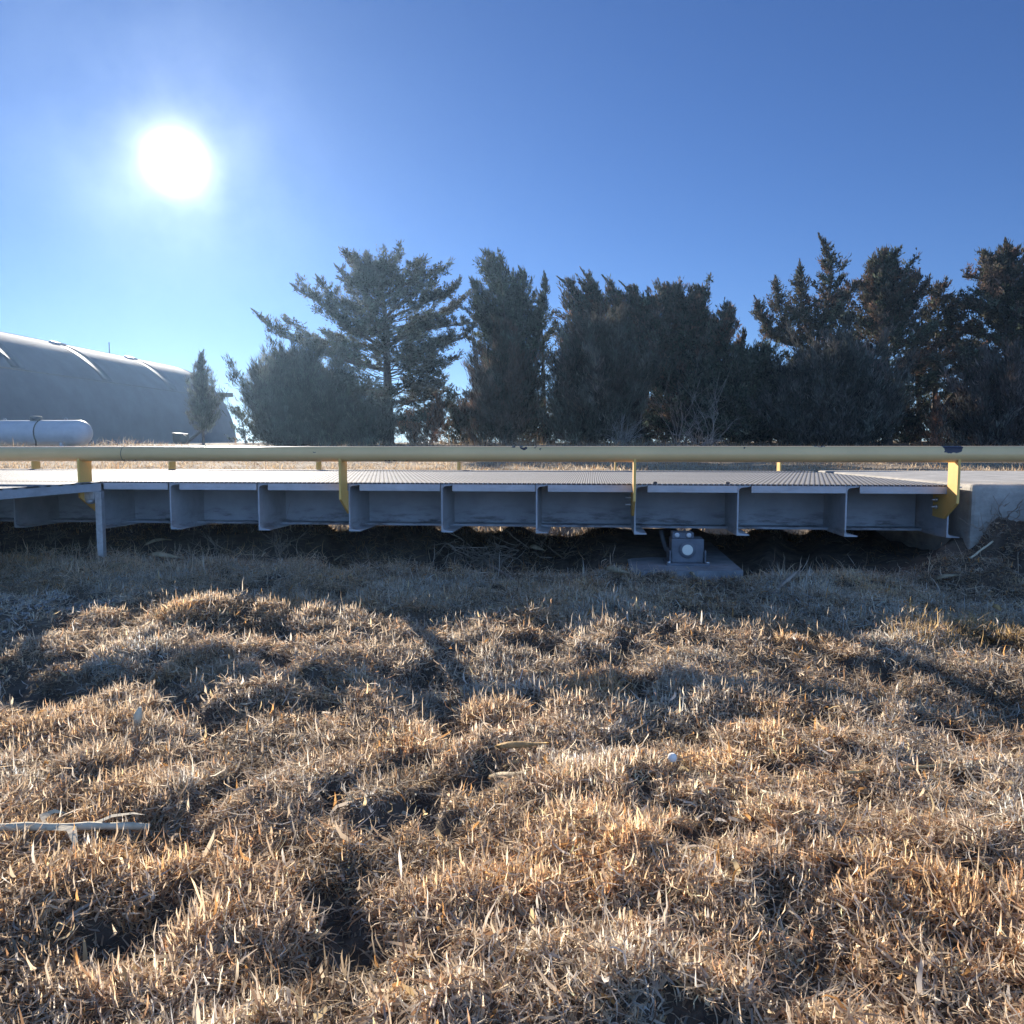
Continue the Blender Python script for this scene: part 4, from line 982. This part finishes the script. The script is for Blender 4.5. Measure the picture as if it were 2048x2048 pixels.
G1 = 'corn stalks lying on the grass'
stalk('corn_stalk', gp(-30, 1682, .03), gp(300, 1683, .035), .0085, 'long pale corn stalk lying on the grass at the left edge', M['stalk'], G1, leaf=True)
stalk('corn_stalk', gp(1522, 1600, .02), gp(1640, 1632, .02), .006, 'yellowish jointed corn stalk slanting across the grass at right', M['stalk'], G1)
stalk('corn_stalk', gp(1690, 1568, .03), gp(1890, 1552, .03), .0045, 'thin dark tan stalk lying level over a hollow in the grass', M['tanhusk'], G1)
stalk('corn_stalk', gp(972, 1142, .05), gp(1048, 1178, .02), .010, 'straight bare stalk leaning from the twig pile onto shaded grass', M['twig'], G1)
stalk('corn_stalk', gp(1545, 1198, .02), gp(1592, 1166, .06), .010, 'short thick stalk in shaded grass before the right end channel', M['twig'], G1)
stalk('corn_stalk', gp(1940, 1130, .04), gp(1985, 1100, .05), .006, 'thin pale stalk on the dark bank below the concrete abutment', M['stalk'], G1)

def husk(pts, wid, label, mtl, z=.03, arch=.02, name='corn_husk'):
    """a dry curled strip with thickness, lying along ground points"""
    A = gp(*pts[0], z); B = gp(*pts[1], z); n = 9
    d = B - A; L = np.linalg.norm(d); d /= L; sd = np.cross(d, [0, 0, 1.0]); sd /= np.linalg.norm(sd)
    bm = bmesh.new(); rows = []
    for k in range(n):
        s = k / (n - 1); c = A + d * L * s + np.array([0, 0, arch * sin(pi * s)]); wk = wid * (.35 + .65 * sin(pi * min(1, s * .85 + .12)))
        rows.append([bm.verts.new(c + sd * wk * (j - 1) * .5 + np.array([0, 0, -.35 * wk * (1 if j != 1 else 0) + .2 * wk * sin(5 * s + j)])) for j in range(3)])
    for a, b in zip(rows, rows[1:]):
        for j in range(2): bm.faces.new((a[j], a[j + 1], b[j + 1], b[j])).smooth = True
    bmesh.ops.solidify(bm, geom=bm.faces[:], thickness=.0012)
    me = bpy.data.meshes.new(name); bm.to_mesh(me); bm.free()
    o = link(name, me, mtl); tag(o, label, 'corn husk', 'corn husks and leaf pieces on the ground')
husk(((990, 1524), (1098, 1516)), .028, 'golden brown corn leaf lying over a dark hollow mid grass', M['tanhusk'], .045, .01)
husk(((978, 1582), (1058, 1568)), .030, 'flat grey tan leaf piece below the golden brown corn leaf', M['husk'], .04, .004)
husk(((1210, 1150), (1262, 1160)), .05, 'pale folded husk on the ground left of the concrete pad', M['husk'], .04, .02)
husk(((1330, 1172), (1380, 1166)), .07, 'broad pale husk in shaded grass before the load cell stand', M['husk'], .02, .02)
husk(((1428, 1165), (1474, 1180)), .03, 'narrow pale husk pointing right of the concrete pad', M['stalk'], .03, .02)
husk(((1362, 1142), (1395, 1172)), .03, 'thin upright husk strip leaning before the pad corner', M['husk'], .04, .02)
husk(((300, 1124), (368, 1130)), .05, 'pale husk among grass right of the galvanised leg', M['husk'], .05, .02)
husk(((290, 1110), (345, 1098)), .035, 'curled husk standing above the pale husk near the galvanised leg', M['husk'], .07, .03)
husk(((250, 1140), (215, 1150)), .03, 'small bent leaf piece close beside the foot of the galvanised leg', M['husk'], .04, .02)
husk(((690, 1120), (668, 1132)), .02, 'small white scrap of husk in the dark under the deck', M['stalk'], .04, .01)
husk(((1870, 1170), (1920, 1160)), .035, 'dull curled leaf on shaded grass below the abutment corner', M['husk'], .03, .02)
husk(((1985, 1230), (2000, 1238)), .03, 'small tan leaf lit at the shadow edge far right', M['tanhusk'], .04, .02)
husk(((1060, 1115), (1090, 1122)), .05, 'rough bark like husk right of the twig pile', M['husk'], .08, .02)
p = gp(1344, 1550, .046)
mb = MB(); mb.lathe([(-.011, .004), (-.008, .009), (0, .0125), (.008, .010), (.012, .005)], p, 'z', 16)
tag(mb.build('puffball', M['puff']), 'small round white puffball in the grass right of centre', 'mushroom')
p = gp(275, 1470, .03)
mb = MB(); mb.tube([p, p + [.004, 0, .03], p + [.012, 0, .055]], [.010, .013, .004], 8)
tag(mb.build('white_husk', M['stalk']), 'short white upright husk scrap in sunlit grass at left', 'corn husk', 'corn husks and leaf pieces on the ground')

# brush pile and bent weeds under the deck
g = np.random.default_rng(81)
c = gp(968, 1140, 0)
T = Tree(81)
for i in range(95):
    az = g.uniform(0, 2 * pi); el = radians(g.uniform(-8, 42)); L = g.uniform(.10, .34)
    d = np.array([cos(az) * cos(el), sin(az) * cos(el) * .7, sin(el)])
    p0 = c + g.normal(0, 1, 3) * [.12, .10, 0]; p0[1] += .12; p0[2] = float(gz(p0[0], p0[1])) + abs(g.normal(0, .055)) + .005
    s = np.linspace(-.5, .5, 5)[:, None]
    P = p0 + d * L * s + np.cumsum(g.normal(0, .012, (5, 3)), 0); P[:, 2] = np.maximum(P[:, 2], gz(P[:, 0], P[:, 1]) + .004)
    T.limb(P, g.uniform(.0025, .006), .0015, 5)
root = empty('brush_pile', c, 'heap of broken dry twigs at the front edge under the deck', 'brush pile')
link('twigs', npmesh('twigs', np.concatenate(T.V), np.concatenate(T.Q)), M['twig'], root)
def weed(px, py, n, h, label, seed):
    g = np.random.default_rng(seed); c = gp(px, py, 0); T = Tree(seed)
    for i in range(n):
        az = g.uniform(0, 2 * pi); el = radians(g.uniform(25, 75)); L = h * g.uniform(.5, 1.1)
        s = np.linspace(0, 1, 7)[:, None]; d = np.array([cos(az) * cos(el), sin(az) * cos(el), sin(el)])
        P = c + d * L * s - np.array([0, 0, 1]) * .35 * L * s ** 2 + np.cumsum(g.normal(0, .012, (7, 3)), 0)
        T.limb(P, .0025, .0012, 4)
        for j in range(3):
            u = int(g.integers(2, 6)); dd = d + g.normal(0, .7, 3)
            T.limb(np.stack([P[u] + dd * L * .3 * q for q in (0, .5, 1)]), .0015, .0008, 4)
    root = empty('dry_weed', c, label, 'weed', 'dry weeds under the deck')
    link('stems', npmesh('stems', np.concatenate(T.V), np.concatenate(T.Q)), M['twig'], root)
weed(560, 1112, 9, .30, 'thin dry weed under the deck left of the middle post', 91)
weed(1088, 1105, 7, .26, 'thin dry weed leaning in the dark left of the concrete pad', 92)
weed(1125, 1120, 4, .24, 'single arching dry weed just left of the concrete pad', 93)
weed(100, 1090, 6, .28, 'dry weed under the landing left of its galvanised leg', 94)
weed(430, 1105, 6, .30, 'thin dry weed in the dark right of the galvanised leg', 95)
weed(2010, 1040, 8, .22, 'dark weed stems drooping over the abutment face', 96)
weed(1980, 1075, 8, .20, 'dark weed tuft on the bank at the abutment corner', 97)

# ------------------------------------------------------------------ haze volume added to imitate a lens veil towards the sun
HZ = MB(); HZ.box(-262, 262, -45, 325, -1.2, 13.0)
hm = bpy.data.materials.new('haze'); hm.use_nodes = True; t = hm.node_tree
for n in list(t.nodes):
    if n.type != 'OUTPUT_MATERIAL': t.nodes.remove(n)
pv = t.nodes.new('ShaderNodeVolumePrincipled'); pv.inputs['Density'].default_value = .00055
pv.inputs['Color'].default_value = (.44, .69, 1, 1); pv.inputs['Anisotropy'].default_value = .67
t.links.new(pv.outputs[0], t.nodes['Material Output'].inputs['Volume'])
o = HZ.build('haze', hm); tag(o, 'thin added haze standing in for lens veil towards the low sun', 'haze', kind='stuff')
